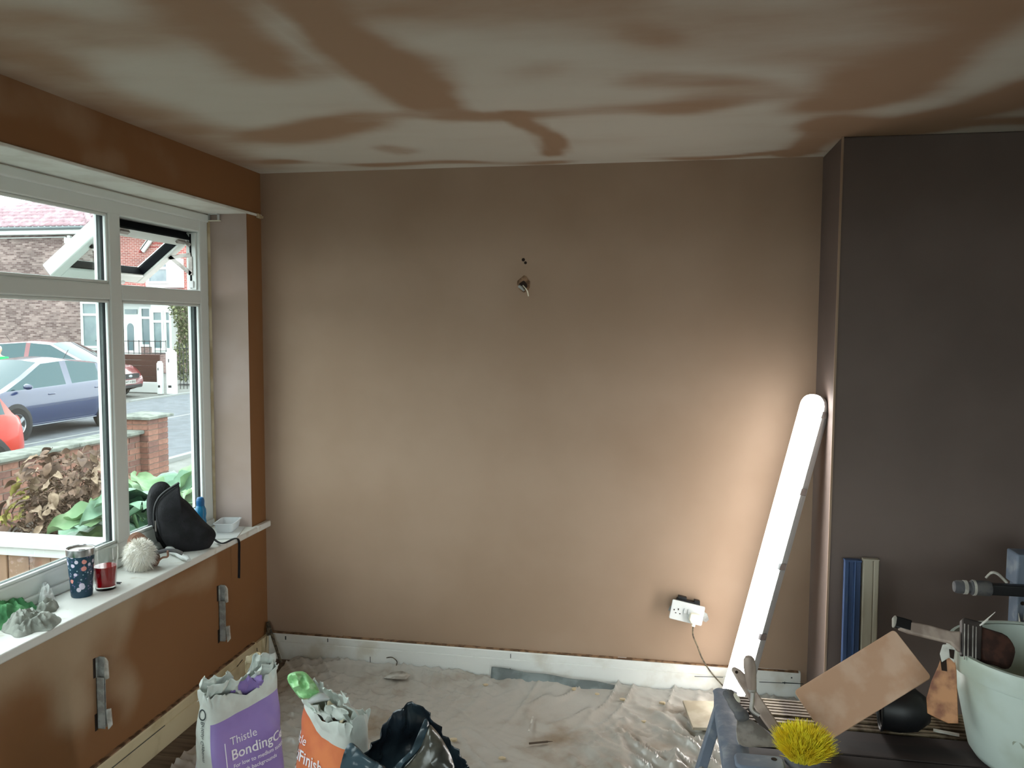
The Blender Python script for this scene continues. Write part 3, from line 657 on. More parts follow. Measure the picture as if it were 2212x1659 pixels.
b = MB(); q0 = sil(362, 1194)+V((0, 0, .02)); q1 = sil(408, 1217)+V((0, 0, .014)); b.tube([q0+(q1-q0)*k/8+V((0, 0, .003*math.sin(k*2))) for k in range(9)], [.010, .016, .0165, .016, .015, .0145, .0145, .013, .009], 12, flat=.7)
tag(b.build('plastic_sleeve', 'white_film'), 'white translucent plastic sleeve lying by the wool pad', 'sleeve')
# backpack
p = sil(398, 1186); tv = (CAM-p); tv.z = 0; tv.normalize()
t = thing('backpack', 'small black backpack slumped on the window board against the glass', 'backpack', p)
P1 = p-tv*.05
ol = smooth_poly([onp(x, y, P1, tv) for x, y in ((322, 1150), (317, 1110), (316, 1078), (324, 1052), (340, 1040), (358, 1040), (370, 1052), (392, 1085), (420, 1130), (420, 1185), (375, 1195), (345, 1182))], 2)
b = MB(); pillow(b, ol, tv, .10, 8, nzs=.010, seed=2, nsc=14); b.build('back_panel', 'black_fabric', t)
P2 = p+tv*.02
ol = smooth_poly([onp(x, y, P2, tv) for x, y in ((335, 1100), (340, 1082), (352, 1066), (372, 1053), (386, 1043), (388, 1050), (389, 1072), (404, 1082), (420, 1100), (440, 1125), (468, 1148), (464, 1168), (448, 1190), (418, 1199), (378, 1196), (352, 1172), (338, 1135))], 2)
b = MB(); pillow(b, ol, tv, .12, 8, nzs=.012, seed=5, nsc=13); b.build('front_body', 'black_fabric', t)
zp = [onp(x, y, P2+tv*.012, tv) for x, y in ((341, 1160), (334, 1130), (334, 1100), (342, 1078), (356, 1063), (374, 1051), (387, 1043))]
b = MB(); b.tube(spline(zp, 6), .0055, 8); b.build('zip_seam', 'black_plastic', t)
b = MB(); b.tube([onp(336, 1125, P2+tv*.02, tv), onp(337, 1148, P2+tv*.02, tv)], .003, 6); b.build('zip_pull', 'steel_dull', t)
sp_ = [sil(455, 1172)+V((0, 0, .03)), sil(470, 1176)+V((0, 0, .012)), sil(484, 1177)+V((0, 0, .008)), V((.038, -.345, ZS-.005)), V((.04, -.34, ZS-.09)), V((.036, -.338, ZS-.19))]
b = MB(); b.tube(spline(sp_, 6), .007, 8, flat=.35); b.build('strap', 'black_fabric', t)
# water bottle, tub, papers
p = at(433, 1100, 'x', -.155); p.z = ZS; t = thing('water_bottle', 'blue plastic water bottle standing behind the backpack', 'bottle', p); M = Matrix.Translation(p) @ Matrix.Diagonal((1.05, 1.05, 1.22, 1))
b = MB(); b.lathe([(.020, 0), (.024, .004), (.0245, .05), (.022, .065), (.0245, .08), (.0235, .098), (.016, .112), (.015, .118)], 28, M); b.build('body', 'blue_bottle', t)
b = MB(); b.lathe([(.0165, .112), (.017, .126), (.0175, .127), (.0165, .134), (.0135, .142), (.009, .144)], 24, M); b.build('cap', 'blue_cap', t)
p = sil(492, 1146)
b = MB(); b.box((-.055, -.11, 0), (.055, .10, .004), 0, Matrix.Translation(sil(494, 1152)) @ Matrix.Rotation(R(18), 4, 'Z'))
tag(b.build('paper_stack', 'white_plastic', bevel=.001), 'flat white card lying under the clear tub', 'card')
t = thing('food_tub', 'clear plastic food tub on a white card by the reveal', 'tub', p+V((0, 0, .0045)))
M = Matrix.Translation(p+V((0, 0, .0045))) @ Matrix.Rotation(R(12), 4, 'Z')
def tubring(w, h, z, r): return [M @ V((x, y, z)) for x, y in rrect(w, h, r, 4)]
b = MB(); rs = [tubring(.07, .115, 0, .012), tubring(.078, .123, .01, .014), tubring(.088, .135, .04, .016), tubring(.098, .145, .0405, .018), tubring(.098, .145, .043, .018), tubring(.086, .133, .043, .015), tubring(.076, .121, .011, .013), tubring(.066, .111, .002, .012)]
n = len(rs[0]); b.add(sum(rs, []), [(i*n+k, i*n+(k+1) % n, (i+1)*n+(k+1) % n, (i+1)*n+k) for i in range(7) for k in range(n)]+[tuple(range(n)), tuple(7*n+k for k in range(n))]); b.build('tub_wall', 'tub_clear', t)
b = MB(); b.prism(rrect(.1, .147, .018), .0401, .0415, M); o = b  # rolled lip
t2 = thing('usb_charger', 'small white charger block beside the clear tub', 'charger', sil(524, 1133)); M2_ = Matrix.Translation(sil(524, 1133)) @ Matrix.Rotation(R(-30), 4, 'Z')
b = MB(); b.box((-.028, -.012, 0), (.028, .012, .02), 0, M2_); b.build('charger_body', 'white_plastic', t2, bevel=.005)
b = MB(); b.box((-.02, -.0128, .008), (.02, -.0118, .011), 0, M2_); b.build('slot', 'dark_hole', t2)
# cloth heap at the left
def heap(name, px, py, rx, ry, h, rz, m, seed, label, cat, fold=9., parent=None):
    p = sil(px, py); b = MB()
    def fn(u, v):
        a = 2*math.pi*u; r_ = v; rr_ = r_*(1+.5*nz3((math.cos(a)*1.6, math.sin(a)*1.6, seed), 1))
        x, y = rx*rr_*math.cos(a), ry*rr_*math.sin(a); q = V((x*math.cos(rz)-y*math.sin(rz), x*math.sin(rz)+y*math.cos(rz), 0))
        k = max(0, 1-r_**2.4)
        z = h*k**.85*(.55+.55*(1-2.2*abs(nz3((q.x*fold*7+q.y*12, q.y*fold*6, seed), 1)))+.30*(1-2*abs(nz3((q.x*60, q.y*48, seed+3), 1)))*.6+.25*nz3((q.x*24, q.y*24, seed+5), 1))
        return p+q+V((0, 0, max(.001, z)))
    b.grid(fn, 72, 26, cu=True); return tag(b.build(name, m, ang=70), label, cat)
heap('green_cloth', 8, 1338, .085, .11, .052, .3, 'green_cloth', 1, 'crumpled green cloth on the window board', 'cloth', 5)
heap('grey_cloth', 58, 1352, .075, .11, .042, .9, 'grey_cloth', 4, 'crumpled grey cloth heaped beside the green cloth', 'cloth', 6)
heap('grey_cloth', 102, 1318, .03, .045, .035, .5, 'grey_cloth', 12, 'small twist of grey rag at the end of the cloth heap', 'rag', 7)
heap('plastic_wrap', 96, 1300, .035, .05, .055, .9, 'white_film', 8, 'scrunched white plastic wrap behind the grey cloth', 'wrap', 8)
b = MB(); q = sil(254, 1261); b.prism([(-.012, 0), (-.004, .006), (.008, .004), (.014, -.002), (.002, -.005)], 0, .004, Matrix.Translation(q)); b.tube([q+V((-.02, .004, .004)), q+V((.02, -.006, .008))], .0022, 6); tag(b.build('plaster_crumb', 'grey_rubber'), 'small grey crumb beside the pint glass', 'debris')

# ================================================================== FLOOR: polythene dust sheet and scraps
def sheet_z(x, y):
    z = .004
    for k, (an, fa, fl, am, pw) in enumerate(((20, 9, 1.6, .012, 7), (75, 12, 2.0, .010, 8), (130, 11, 1.8, .011, 8), (50, 24, 4., .006, 6), (105, 26, 5., .006, 6), (160, 18, 3., .008, 8))):
        c_, s_ = math.cos(R(an)), math.sin(R(an)); u_, w_ = x*c_+y*s_, -x*s_+y*c_
        m_ = max(0, .35+nz3((x*1.3, y*1.3, k), 1, 21)*1.3)
        z += 1.9*am*m_*(1-min(1, 1.6*abs(nz3((u_*fl, w_*fa, k*3.3), 1, 2))))**pw
    edge = max(0, 1-abs(y+.06)/.16); lf = max(0, 1-((x-1.95)**2/.16+(y+.80)**2/.30))
    return z+edge*.020*(.5+nz3((x*7, 0, 0), 1, 3))+lf*(.050*(1-abs(nz3((x*9+y*5, y*3, 2), 1)))**6+.020*(1-abs(nz3((x*5-y*11, y*4, 5), 1)))**7)
b = MB()
XA = lambda v: .16+.06*nz3((v*9, 0, 0), 1, 11)
def shfn(u, v):
    y = -.026-v*3.2; x0 = XA(v); x = x0+u*(3.9-x0); return V((x, y, max(.002, sheet_z(x, y))))
b.grid(shfn, 380, 300)
keep = [f for f in b.f if not (b.v[f[0]].x > 2.54 and b.v[f[0]].y > -.42)]; b.f = keep; b.m = [0]*len(keep)
tag(b.build('dust_sheet', 'sheet', ang=80), 'crumpled dusty polythene sheet spread over the floorboards', 'dust sheet')
def scrap(name, px, py, pts, z, m, label, cat, zb=.02):
    q = at(px, py, 'z', zb); b = MB(); vs = [q+V((x, y, z_)) for x, y, z_ in pts]; n = len(vs)
    b.add(vs, [tuple(range(n))]); return tag(b.build(name, m, solid=z), label, cat)
scrap('paper_scrap', 860, 1462, [(-.06, -.03, .004), (.0, -.045, .01), (.05, -.03, .006), (.06, .01, .012), (.01, .03, .016), (-.04, .02, .01)], .002, 'mortar_white', 'torn white paper scrap on the sheet by the skirting', 'scrap')
q0 = at(1062, 1462, 'y', -.05); q1 = at(1330, 1490, 'y', -.07)
b = MB(); b.grid(lambda u, v: q0.lerp(q1, u)+V((0, -.03*v+.006*math.sin(u*17), .05*math.sin(3.14*(1-v)*.55)*(1-.5*u)-.02+.02*(1-v))), 24, 5); tag(b.build('film_offcut', 'film_grey', solid=.002), 'long blue-grey plastic offcut lying along the white skirting', 'offcut')
q0 = at(1143, 1606, 'z', .02); q1 = at(1183, 1602, 'z', .02); b = MB(); b.tube([q0, q1], .0045, 6); b.tube([q1, q1+V((.02, .002, .002))], [.003, .001], 6); tag(b.build('wood_splinter', 'twig'), 'dark wood splinter on the polythene sheet', 'splinter')
q0 = at(1142, 1580, 'z', .02); q1 = at(1152, 1545, 'z', .02); b = MB(); b.tube([q0, q1], .004, 6, flat=.4); tag(b.build('plaster_strip', 'mortar_white'), 'thin pale plaster strip on the polythene sheet', 'strip')
q0 = at(835, 1421, 'y', -.03); b = MB(); b.tube(spline([q0, q0+V((.03, -.004, .006)), q0+V((.055, -.006, -.012)), q0+V((.05, -.01, -.035))], 5), .0025, 6); tag(b.build('twine', 'cable'), 'short brown twine curled against the white skirting', 'twine')
for i, (px, py) in enumerate(((1240, 1490), (1290, 1500), (1345, 1512), (1430, 1520), (1050, 1480), (1390, 1560), (980, 1600), (1085, 1640))):
    q = at(px, py, 'z', .016); b = MB(); b.prism([(random.uniform(.6, 1.2)*.014*math.cos(a), random.uniform(.6, 1.2)*.011*math.sin(a)) for a in [2*math.pi*k/7 for k in range(7)]], 0, random.uniform(.005, .01), Matrix.Translation(q))
    tag(b.build('plaster_crumb', 'bag_liner', bevel=.001), 'small crumb of dry plaster on the polythene sheet', 'debris', 'plaster crumbs on the sheet')

q0 = at(1512, 1550, 'z', .045); M = Matrix.Translation(q0) @ Matrix.Rotation(R(8), 4, 'Z'); b = MB(); b.box((-.05, -.11, 0), (.16, .13, .012), 0, M)
tag(b.build('board_offcut', 'beige_metal', bevel=.002), 'pale board offcut lying on the sheet beside the platform leg', 'board')
# ================================================================== PLASTER BAGS
class Bag:
    def __init__(s, org, e, n, w, d, seed, rim):
        s.o = V(org); s.e = V(e).normalized(); s.n = V(n).normalized(); s.w = w; s.d = d; s.seed = seed; s.rim = rim
    def bulge(s, z): return .72+.55*math.exp(-((z-.14)/.16)**2)-.10*max(0, z-.3)/.2
    def pt(s, a, z, off=0):
        c_, s_ = math.cos(a), math.sin(a); sg = lambda q: 1 if q >= 0 else -1
        bl = s.bulge(z); k = .42
        x = s.w/2*sg(c_)*abs(c_)**k*(1+.06*(bl-.8)); y = s.d/2*bl*sg(s_)*abs(s_)**k
        w = .010*nz3((x*9, y*9, z*7), 1, s.seed)+.006*(abs(nz3((x*17+z*9, y*17, z*13), 1, s.seed+4))-.25)
        if z < .02: w *= z/.02
        out = V((x/s.w, y/s.d, 0)).normalized()
        q = s.o+s.e*(x+out.x*(w+off))+s.n*(y+out.y*(w+off)); return V((q.x, q.y, z)), x, y
    def front(s, x, z, off=.0034):
        if x < -s.w/2+.004: return s.left(s.d/2*s.bulge(z)-.004-(-s.w/2+.004-x), z, off)
        if x > s.w/2-.004: return s.left(s.d/2*s.bulge(z)-.004-(x-s.w/2+.004), z, off, 1)
        r_ = min(1, abs(x)/(s.w/2)); c_ = r_**(1/.42); a = math.acos(c_)
        if x < 0: a = math.pi-a
        p, _, _ = s.pt(a, z, off); return p
    def left(s, y, z, off=.0034, sx=-1):
        r_ = min(1, abs(y)/(s.d/2*s.bulge(z))); s_ = r_**(1/.42); a = math.asin(s_)
        a = math.pi-a if y >= 0 else math.pi+a
        if sx > 0: a = math.pi-a
        p, _, _ = s.pt(a, z, off); return p
def make_bag(name, label, org, e, n, w, d, seed, rim, cls, mats, crumples, limf=None):
    bg_ = Bag(org, e, n, w, d, seed, rim)
    t = thing(name, label, 'bag', (org[0], org[1], .002))
    b = MB(); NU, NV = 128, 80
    def hz(v, h, x):
        lm_ = min(limf(x), h-.01); return .012+v/.75*(lm_-.012) if v <= .75 else lm_+(v-.75)/.25*(h-lm_)
    def fn(u, v):
        a = 2*math.pi*u; p, x, y = bg_.pt(a, 0.01); h = rim(x/(w/2), y/(d/2*bg_.bulge(.01)))
        z = hz(v, h, x/(w/2)); p, x, y = bg_.pt(a, z)
        if v > .86:      # crumpled mouth
            k = (v-.86)/.14; p = p+V((nz3((u*22, v*5, 0), 1, seed)*.022, nz3((u*22, v*5, 4), 1, seed)*.022, nz3((u*40, v*3, 8), 1, seed)*.014))*k
        return p
    def mf(u, v):
        a = 2*math.pi*u; p, x, y = bg_.pt(a, .01); h = rim(x/(w/2), y/(d/2*bg_.bulge(.01))); z = hz(v, h, x/(w/2)); return cls(x/(w/2), y/(d/2), z, a)
    b.grid(fn, NU, NV, cu=True, mfn=mf)
    b.add([fn(i/NU, 0) for i in range(NU)], [tuple(range(NU))], 0)
    b.build('sack', mats, t, ang=75, solid=.0012)
    # powder level inside
    b = MB(); b.add([bg_.pt(2*math.pi*i/48, .33, -.008)[0] for i in range(48)], [tuple(range(48))]); b.build('plaster_powder', 'powder', t)
    for (x0, x1, y0, y1, z0, z1, m, sd_) in crumples:      # torn, folded paper around the mouth
        b = MB()
        def cf(u, v):
            x = (x0+(x1-x0)*u)*w/2; y = (y0+(y1-y0)*u)*d/2; z = z0+(z1-z0)*v
            fo = V((nz3((u*3.5, v*2, 0), 1, sd_), nz3((u*3.5, v*2, 4), 1, sd_), nz3((u*4, v*2.5, 9), 1, sd_)*.7))*.030
            fo += V((nz3((u*14, v*9, 0), 1, sd_), nz3((u*14, v*9, 4), 1, sd_), nz3((u*14, v*9, 9), 1, sd_)))*.004
            return bg_.o+bg_.e*x+bg_.n*(y+.03*(v-.5))+V((0, 0, z-bg_.o.z))+fo
        b.grid(cf, 22, 12); b.build('torn_flap', m, t, ang=30, solid=.0012)
    return bg_, t
# purple sack
e = V((.47, .88, 0)).normalized(); n_ = V((.88, -.47, 0)).normalized()
wP, dP = .27, .13
LbP = dp(462, 1545, 2.62); oP = V((LbP.x, LbP.y, .008))+e*wP/2-n_*dP/2
def rimP(x, y): return .455+.045*max(0, x-.3)+.02*max(0, -x-.5)-.035*max(0, 1-abs(x-.0)*1.6)*(1 if y > 0 else .4)
def clsP(x, y, z, a):
    lim = .385+.018*x
    deg = math.degrees(a) % 360
    if 28 < deg < 158: return 1 if z < lim else 0
    if deg >= 158 and deg < 205: return 2 if (z < .20 and 166 < deg < 196) else 0
    if deg > 205 and deg < 335: return 1 if z < lim-.06 else 0
    return 0 if z > .3 else 1
bagP, tP = make_bag('plaster_bag', 'opened purple and white sack of bonding plaster on the floor', oP, e, n_, wP, dP, 3, rimP, clsP, ['bag_white', 'purple', 'purple'],
    [(-1, -.1, .2, .5, .40, .50, 'bag_white', 2), (-.3, .4, .1, .6, .39, .48, 'purple', 5), (.1, 1, .4, .2, .41, .50, 'bag_white', 9), (.45, 1.05, -.4, .0, .43, .525, 'bag_white', 14), (-.9, -.2, -.6, -.3, .42, .50, 'bag_white', 17), (.5, 1.0, -.7, -.3, .43, .52, 'bag_liner', 21)], lambda x: .385+.018*x)
def lettering(t, body, size, fn, m='print_white', bold=0., nm='lettering'): return text_mb(body, size, fn, bold).build(nm, m, t, ang=180)
fr = lambda x0, z0: (lambda x, y: bagP.front(x0+x, z0+y))
lettering(tP, 'Thistle', .036, fr(-.075, .285)); lettering(tP, 'BondingCoat', .046, fr(-.076, .238), bold=.0006)
lettering(tP, 'For low to medium suction', .0185, fr(-.072, .211), bold=.0002); lettering(tP, 'smooth backgrounds', .0185, fr(-.072, .187), bold=.0002)
b = MB(); b.grid(lambda u, v: bagP.front(-.094+.003*u, .02+.28*v), 1, 30); b.build('rule', 'print_white', tP)
lettering(tP, 'British Gypsum', .022, lambda x, y: bagP.left(.012-y, .375-x*1.0), 'print_dark')
lettering(tP, 'BONDING', .014, lambda x, y: bagP.left(.006-y, .17-x), 'print_white')
b = MB(); b.grid(lambda u, v: bagP.left(-.0+.018*math.cos(6.28*u)*(1-.25*v), .395+.018*math.sin(6.28*u)*(1-.25*v)), 20, 1); b.build('emblem', 'print_dark', tP)
# orange sack
e2 = V((.845, -.53, 0)).normalized(); n2 = V((-.53, -.845, 0)).normalized()
wO, dO = .26, .13
RbO = dp(737, 1570, 2.46); oO = V((RbO.x, RbO.y, .008))-e2*wO/2-n2*dO/2
def rimO(x, y): return .452+.075*max(0, -x-.35)+.04*max(0, x-.55)-.02*max(0, 1-abs(x-.1)*2)-.012*(y > 0)
def clsO(x, y, z, a):
    deg = math.degrees(a) % 360
    lim = .372+.085*max(0, -x-.2)
    if 24 < deg < 165: return 1 if z < lim else 0
    if deg <= 24 or deg > 335: return 0 if z > .06 else 1
    return 1 if z < .36 else 0
bagO, tO = make_bag('plaster_bag', 'opened orange and white sack of finish plaster on the floor', oO, e2, n2, wO, dO, 8, rimO, clsO, ['bag_white', 'orange'],
    [(-.9, .3, .5, .7, .41, .47, 'bag_white', 31), (.0, .9, .4, .3, .42, .48, 'bag_white', 33), (.5, 1.0, -.2, .2, .42, .52, 'bag_white', 36), (-.6, .2, -.6, -.4, .42, .49, 'bag_white', 39), (-.3, .6, -.1, .1, .40, .46, 'bag_liner', 44)], lambda x: .372+.085*max(0, -x-.2))
fo = lambda x0, z0: (lambda x, y: bagO.front(x0+x, z0+y))
lettering(tO, 'Thistle', .038, fo(-.172, .322)); lettering(tO, 'MultiFinish', .052, fo(-.200, .268), bold=.0006)
lettering(tO, 'For use on a range of', .0165, fo(-.170, .236), bold=.0002); lettering(tO, 'backgrounds', .0165, fo(-.170, .214), bold=.0002)
b = MB(); b.grid(lambda u, v: bagO.left(-.02+.05*u, .07+.22*v, sx=1), 6, 16); b.build('side_panel', 'bristle_brown', tO)
b = MB(); b.lathe([(.001, 0), (.008, 0)], 16, frame(bagO.front(-.085, .15), e2, None, n2)); b.build('dot', 'print_white', tO)
# green film roll stuffed in the orange sack's mouth
cen = dp(655, 1482, 2.58); t = thing('green_packet', 'pale green plastic packet stuffed in the mouth of the orange sack', 'packet', cen+V((0, 0, -.06)))
tvv = (CAM-cen); tvv.normalize()
ol = smooth_poly([onp(x, y, cen, tvv) for x, y in ((620, 1470), (622, 1456), (640, 1450), (658, 1450), (670, 1462), (684, 1480), (692, 1498), (672, 1510), (650, 1512), (634, 1492))], 1)
b = MB(); pillow(b, ol, tvv, .05, 10, nzs=.030, seed=3, nsc=48, flatk=.3); b.build('packet', 'green_film', t)
ol = smooth_poly([onp(x, y, cen+tvv*.012, tvv) for x, y in ((662, 1512), (690, 1492), (704, 1500), (716, 1512), (690, 1516), (668, 1522))], 2)
b = MB(); pillow(b, ol, tvv, .05, 5, nzs=.006, seed=6, nsc=30); b.build('clear_end', 'tub_clear', t)

# black refuse sack
cB = V((1.215, -1.50, .0)); t = thing('refuse_sack', 'open black refuse sack slumped on the floor beside the orange sack', 'refuse sack', cB)
tb = (CAM-cB); tb.z = 0; tb.normalize(); sb_ = V((-tb.y, tb.x, 0))
def rimB(a):     # a = 0 right, 90 deg = away from the camera
    return .355+.165*max(0, math.sin(a+.05))**2.2*1.05+.075*max(0, math.cos(a-3.5))**8-.03*max(0, math.cos(a+1.6))
def binfn(u, v):
    a = 2*math.pi*u; h = rimB(a); z = .004+v*(h-.004)
    r_ = .075+.085*math.sin(min(1, z/.30)*1.57)**.7-.055*max(0, (z-.28)/.3)
    r_ *= 1+.10*nz3((math.cos(a)*2, math.sin(a)*2, z*4), 1, 2)
    f = .018*(1-2*abs(nz3((math.cos(a)*5, math.sin(a)*5, z*9), 1, 6)))+.008*nz3((math.cos(a)*11, math.sin(a)*11, z*22), 1, 3)
    r_ += f*min(1, z/.08)
    return cB+sb_*(r_*1.05*math.cos(a))-tb*(r_*.72*math.sin(a))+V((0, 0, z+.012*nz3((u*25, v*2, 0), 1, 5)*v**6))
b = MB(); b.grid(binfn, 120, 60, cu=True); b.add([binfn(i/120, 0) for i in range(120)], [tuple(range(120))])
b.build('sack', 'black_film', t, ang=45, solid=.0015)
b = MB()
b.grid(lambda u, v: binfn(.55+.40*u, 1)*(1-v)+(binfn(.55+.40*u, .8)+tb*(.028+.02*nz3((u*9, v*3, 0), 1, 7))+V((0, 0, -.05*v)))*v+V((0, 0, .02*math.sin(v*3.1))), 40, 10); b.build('folded_lip', 'black_film', t, ang=45, solid=.0015)
PB = cB+tb*.15+V((0, 0, .42)); NBf = (tb+V((0, 0, .5))).normalized()
for nm, m_, pix, th_, sd_ in (('front_flap', 'film_teal', ((722, 1720), (738, 1640), (748, 1612), (758, 1602), (772, 1612), (790, 1632), (815, 1646), (840, 1660), (850, 1720)), .012, 3), ('side_fold', 'film_olive', ((925, 1560), (940, 1575), (958, 1600), (975, 1632), (986, 1670), (985, 1740), (900, 1740), (880, 1690), (868, 1660), (890, 1640), (912, 1610)), .05, 6), ('rolled_lip', 'film_teal', ((918, 1548), (928, 1562), (926, 1582), (912, 1610), (890, 1636), (864, 1656), (850, 1690), (838, 1690), (846, 1658), (872, 1640), (896, 1610), (908, 1580)), .02, 9)):
    b = MB(); pillow(b, smooth_poly([onp(x, y, PB-(tb*.05 if nm != 'front_flap' else V()), NBf) for x, y in pix], 2), NBf, th_, 9, nzs=.022, seed=sd_, nsc=22); b.build(nm, m_, t, ang=40)
b = MB(); b.add([binfn(i/60, .55)-V((0, 0, .02)) for i in range(60)], [tuple(range(60))]); b.build('rubbish_level', 'black_plastic', t)

# ================================================================== WORK PLATFORM AND TOOLS
ZD = .45
pf = thing('work_platform', 'dirty folding work platform with ribbed deck under the plastering tools', 'platform', (2.7, -1.25, 0))
PX0, PX1, PY0, PY1 = 2.125, 3.36, -1.50, -1.0
b = MB(); b.box((PX0+.02, PY0+.01, ZD-.045), (PX1-.02, PY1-.01, ZD-.008)); b.build('deck', 'deck_dark', pf, bevel=.003)
yy = PY1-.012; i = 0; me0 = None
while yy > -1.17:
    m = Matrix.Translation(((PX0+PX1)/2, yy, ZD-.008))
    if me0 is None:
        b = MB(); b.box((-(PX1-PX0)/2+.06, -.006, 0), ((PX1-PX0)/2-.06, .006, .008)); o = b.build('rib', 'alu_dirty', local=True, bevel=.002); me0 = o.data; o.parent = pf; o.matrix_local = MW[pf.name].inverted() @ m; MW[o.name] = m
    else: inst(me0, 'rib', pf, m)
    yy -= .02 if (i % 6) != 5 else .032
    i += 1
for x0, x1 in ((PX0-.012, PX0+.065), (PX1-.065, PX1+.012)):
    b = MB(); b.grid(lambda u, v: V((x0+(x1-x0)*u+.006*nz3((u*3, v*9, 0), 1, 3), PY0-.01+v*(PY1-PY0+.02), ZD+.004+.010*math.sin(3.14*u)**.5+.004*nz3((u*6, v*14, 0), 1, 4))), 10, 40)
    b.box((x0+.004, PY0-.006, ZD-.06), (x1-.004, PY1+.006, ZD+.003)); b.build('end_rail', 'platform_grey', pf, ang=60)
for k, (y0, y1) in enumerate(((-1.33, -1.185), (-1.495, -1.337))):
    b = MB(); b.box((PX0+.06, y0, ZD-.008), (PX1-.06, y1, ZD)); b.build('deck_board', 'deck_black', pf, bevel=.003)
b = MB(); pl = rrect(.135, .075, .02); b.prism([(x+PX0+.085, y+PY0+.045) for x, y in pl], ZD+.002, ZD+.022); b.build('corner_bracket', 'platform_grey', pf, bevel=.006)
b = MB(); b.lathe([(.008, 0), (.008, .001)], 14, Matrix.Translation((PX0+.125, PY0+.06, ZD+.0222))); b.build('bolt_hole', 'dark_hole', pf)
for x, sx in ((PX0+.01, -1), (PX1-.01, 1)):
    for y in (PY0+.03, PY1-.03):
        p0 = V((x, y, ZD-.03)); p1 = V((x+sx*.10, y+(.03 if y > -1.2 else -.03), 0.014)); M = frame(p0, p1-p0, V((0, 1, 0)))
        b = MB(); b.box((0, -.022, -.016), ((p1-p0).length, .022, .016), 0, M); b.build('leg', 'platform_grey', pf, bevel=.004)
    b = MB(); b.tube([(x+sx*.055, PY0+.02, .2), (x+sx*.055, PY1-.02, .2)], .012, 8); b.build('cross_brace', 'steel_dull', pf)
    b = MB(); b.box((x+sx*.085-.015, PY0-.02, .1), (x+sx*.085+.012, PY1+.02, .13)); b.build('foot_rail', 'platform_grey', pf, bevel=.004)
# --- broad scraper
P0 = at(1640, 1610, 'z', ZD+.012); N0 = V((.1, -.55, .83)).normalized()
t = thing('scraper', 'broad filling knife with grey rubber handle lying on the platform corner', 'scraper', P0)
def slab(mb, pix, P, N, th, sm=0):
    pts = [onp(x, y, P, N) for x, y in pix]
    if sm: pts = smooth_poly(pts, sm)
    n = len(pts); N = V(N).normalized()*th
    return mb.add([p for p in pts]+[p+N for p in pts], [tuple(range(n)), tuple(range(2*n-1, n-1, -1))]+[(k, n+k, n+(k+1) % n, (k+1) % n) for k in range(n)])
b = MB(); slab(b, ((1592, 1556), (1590, 1578), (1592, 1600), (1597, 1611), (1610, 1614), (1682, 1615), (1666, 1590), (1645, 1570), (1622, 1554), (1605, 1552)), P0, N0, .0025); b.build('blade', 'steel_dull', t, bevel=.0008)
hh = [onp(x, y, P0+N0*.012, N0) for x, y in ((1572, 1493), (1578, 1508), (1588, 1525), (1600, 1541), (1607, 1556))]
b = MB(); b.tube(spline(hh, 5), [.015, .017, .018, .0175, .017, .0165, .016, .016, .017, .0175, .018, .018, .018, .0185, .02, .022, .022, .022, .02, .018, .012], 14, flat=.7); b.build('handle', 'grey_rubber', t, ang=60)
b = MB(); slab(b, ((1583, 1500), (1588, 1497), (1594, 1504), (1600, 1514), (1597, 1519), (1590, 1513)), P0+N0*.0255, N0, .003, 2); b.build('grip_inlay', 'cream_plastic', t)
# --- pointing trowel, handle up
P0 = at(1640, 1585, 'z', ZD+.05); tv = (CAM-P0).normalized(); N0 = V((0, -.8, .6)).normalized(); PT = P0+V((0, -.03, .03))
t = thing('pointing_trowel', 'pointing trowel with worn upright handle propped on the platform', 'trowel', at(1640, 1600, 'z', ZD+.01))
N1 = V((0, -1, .15)).normalized()
b = MB(); q0, q1 = onp(1617, 1417, PT, N1), onp(1626, 1496, PT, N1); L = (q1-q0).length; M = frame(q0, V((0, 1, 0)), None, q1-q0)
b.lathe([(.001, 0), (.010, .002), (.0155, .010), (.0175, .03), (.0165, L*.5), (.0145, L*.75), (.0130, L*.9), (.011, L)], 18, M); b.build('handle', 'brush_wood', t)
b = MB(); b.lathe([(.0115, L*.93), (.0125, L*.94), (.0125, L), (.009, L+.006)], 16, M); b.build('ferrule', 'steel_dull', t)
b = MB(); b.tube(spline([q1, onp(1625, 1515, PT, N1), onp(1624, 1533, PT, N1), onp(1640, 1545, PT, N1)], 5), .006, 10); b.build('tang', 'steel_dull', t)
b = MB(); slab(b, ((1612, 1530), (1640, 1528), (1662, 1548), (1690, 1590), (1672, 1588), (1640, 1566)), P0, N0, .002); b.build('blade', 'deck_dark', t, bevel=.0006)
# --- yellow brush
P0 = at(1733, 1640, 'z', ZD+.02); t = thing('yellow_brush', 'splash brush with yellow bristles and flat wooden handle on the platform', 'brush', P0)
Ph = P0+V((0, .02, .05)); N0 = V((-.1, -.75, .65)).normalized()
b = MB(); slab(b, ((1580, 1450), (1581, 1444), (1587, 1442), (1600, 1449), (1612, 1461), (1640, 1504), (1668, 1545), (1694, 1585), (1676, 1596), (1650, 1562), (1620, 1516), (1596, 1478)), Ph, N0, .012); o = b.build('handle', 'brush_wood', t, bevel=.004)
b = MB(); b.lathe([(.0045, 0), (.0045, .001)], 12, frame(onp(1591, 1452, Ph+N0*.0125, N0), V((1, 0, 0)), None, N0)); b.build('hang_hole', 'dark_hole', t)
axb = V((-.12, -.25, .9)).normalized(); Mb = frame(P0, V((1, 0, 0)), None, axb)
b = MB(); b.lathe([(.038, -.012), (.048, -.008), (.050, .010), (.046, .016), (.001, .017)], 28, Mb @ Matrix.Diagonal((1.0, .8, 1, 1))); b.build('stock', 'grey_rubber', t)
b = MB(); rnd = random.Random(5)
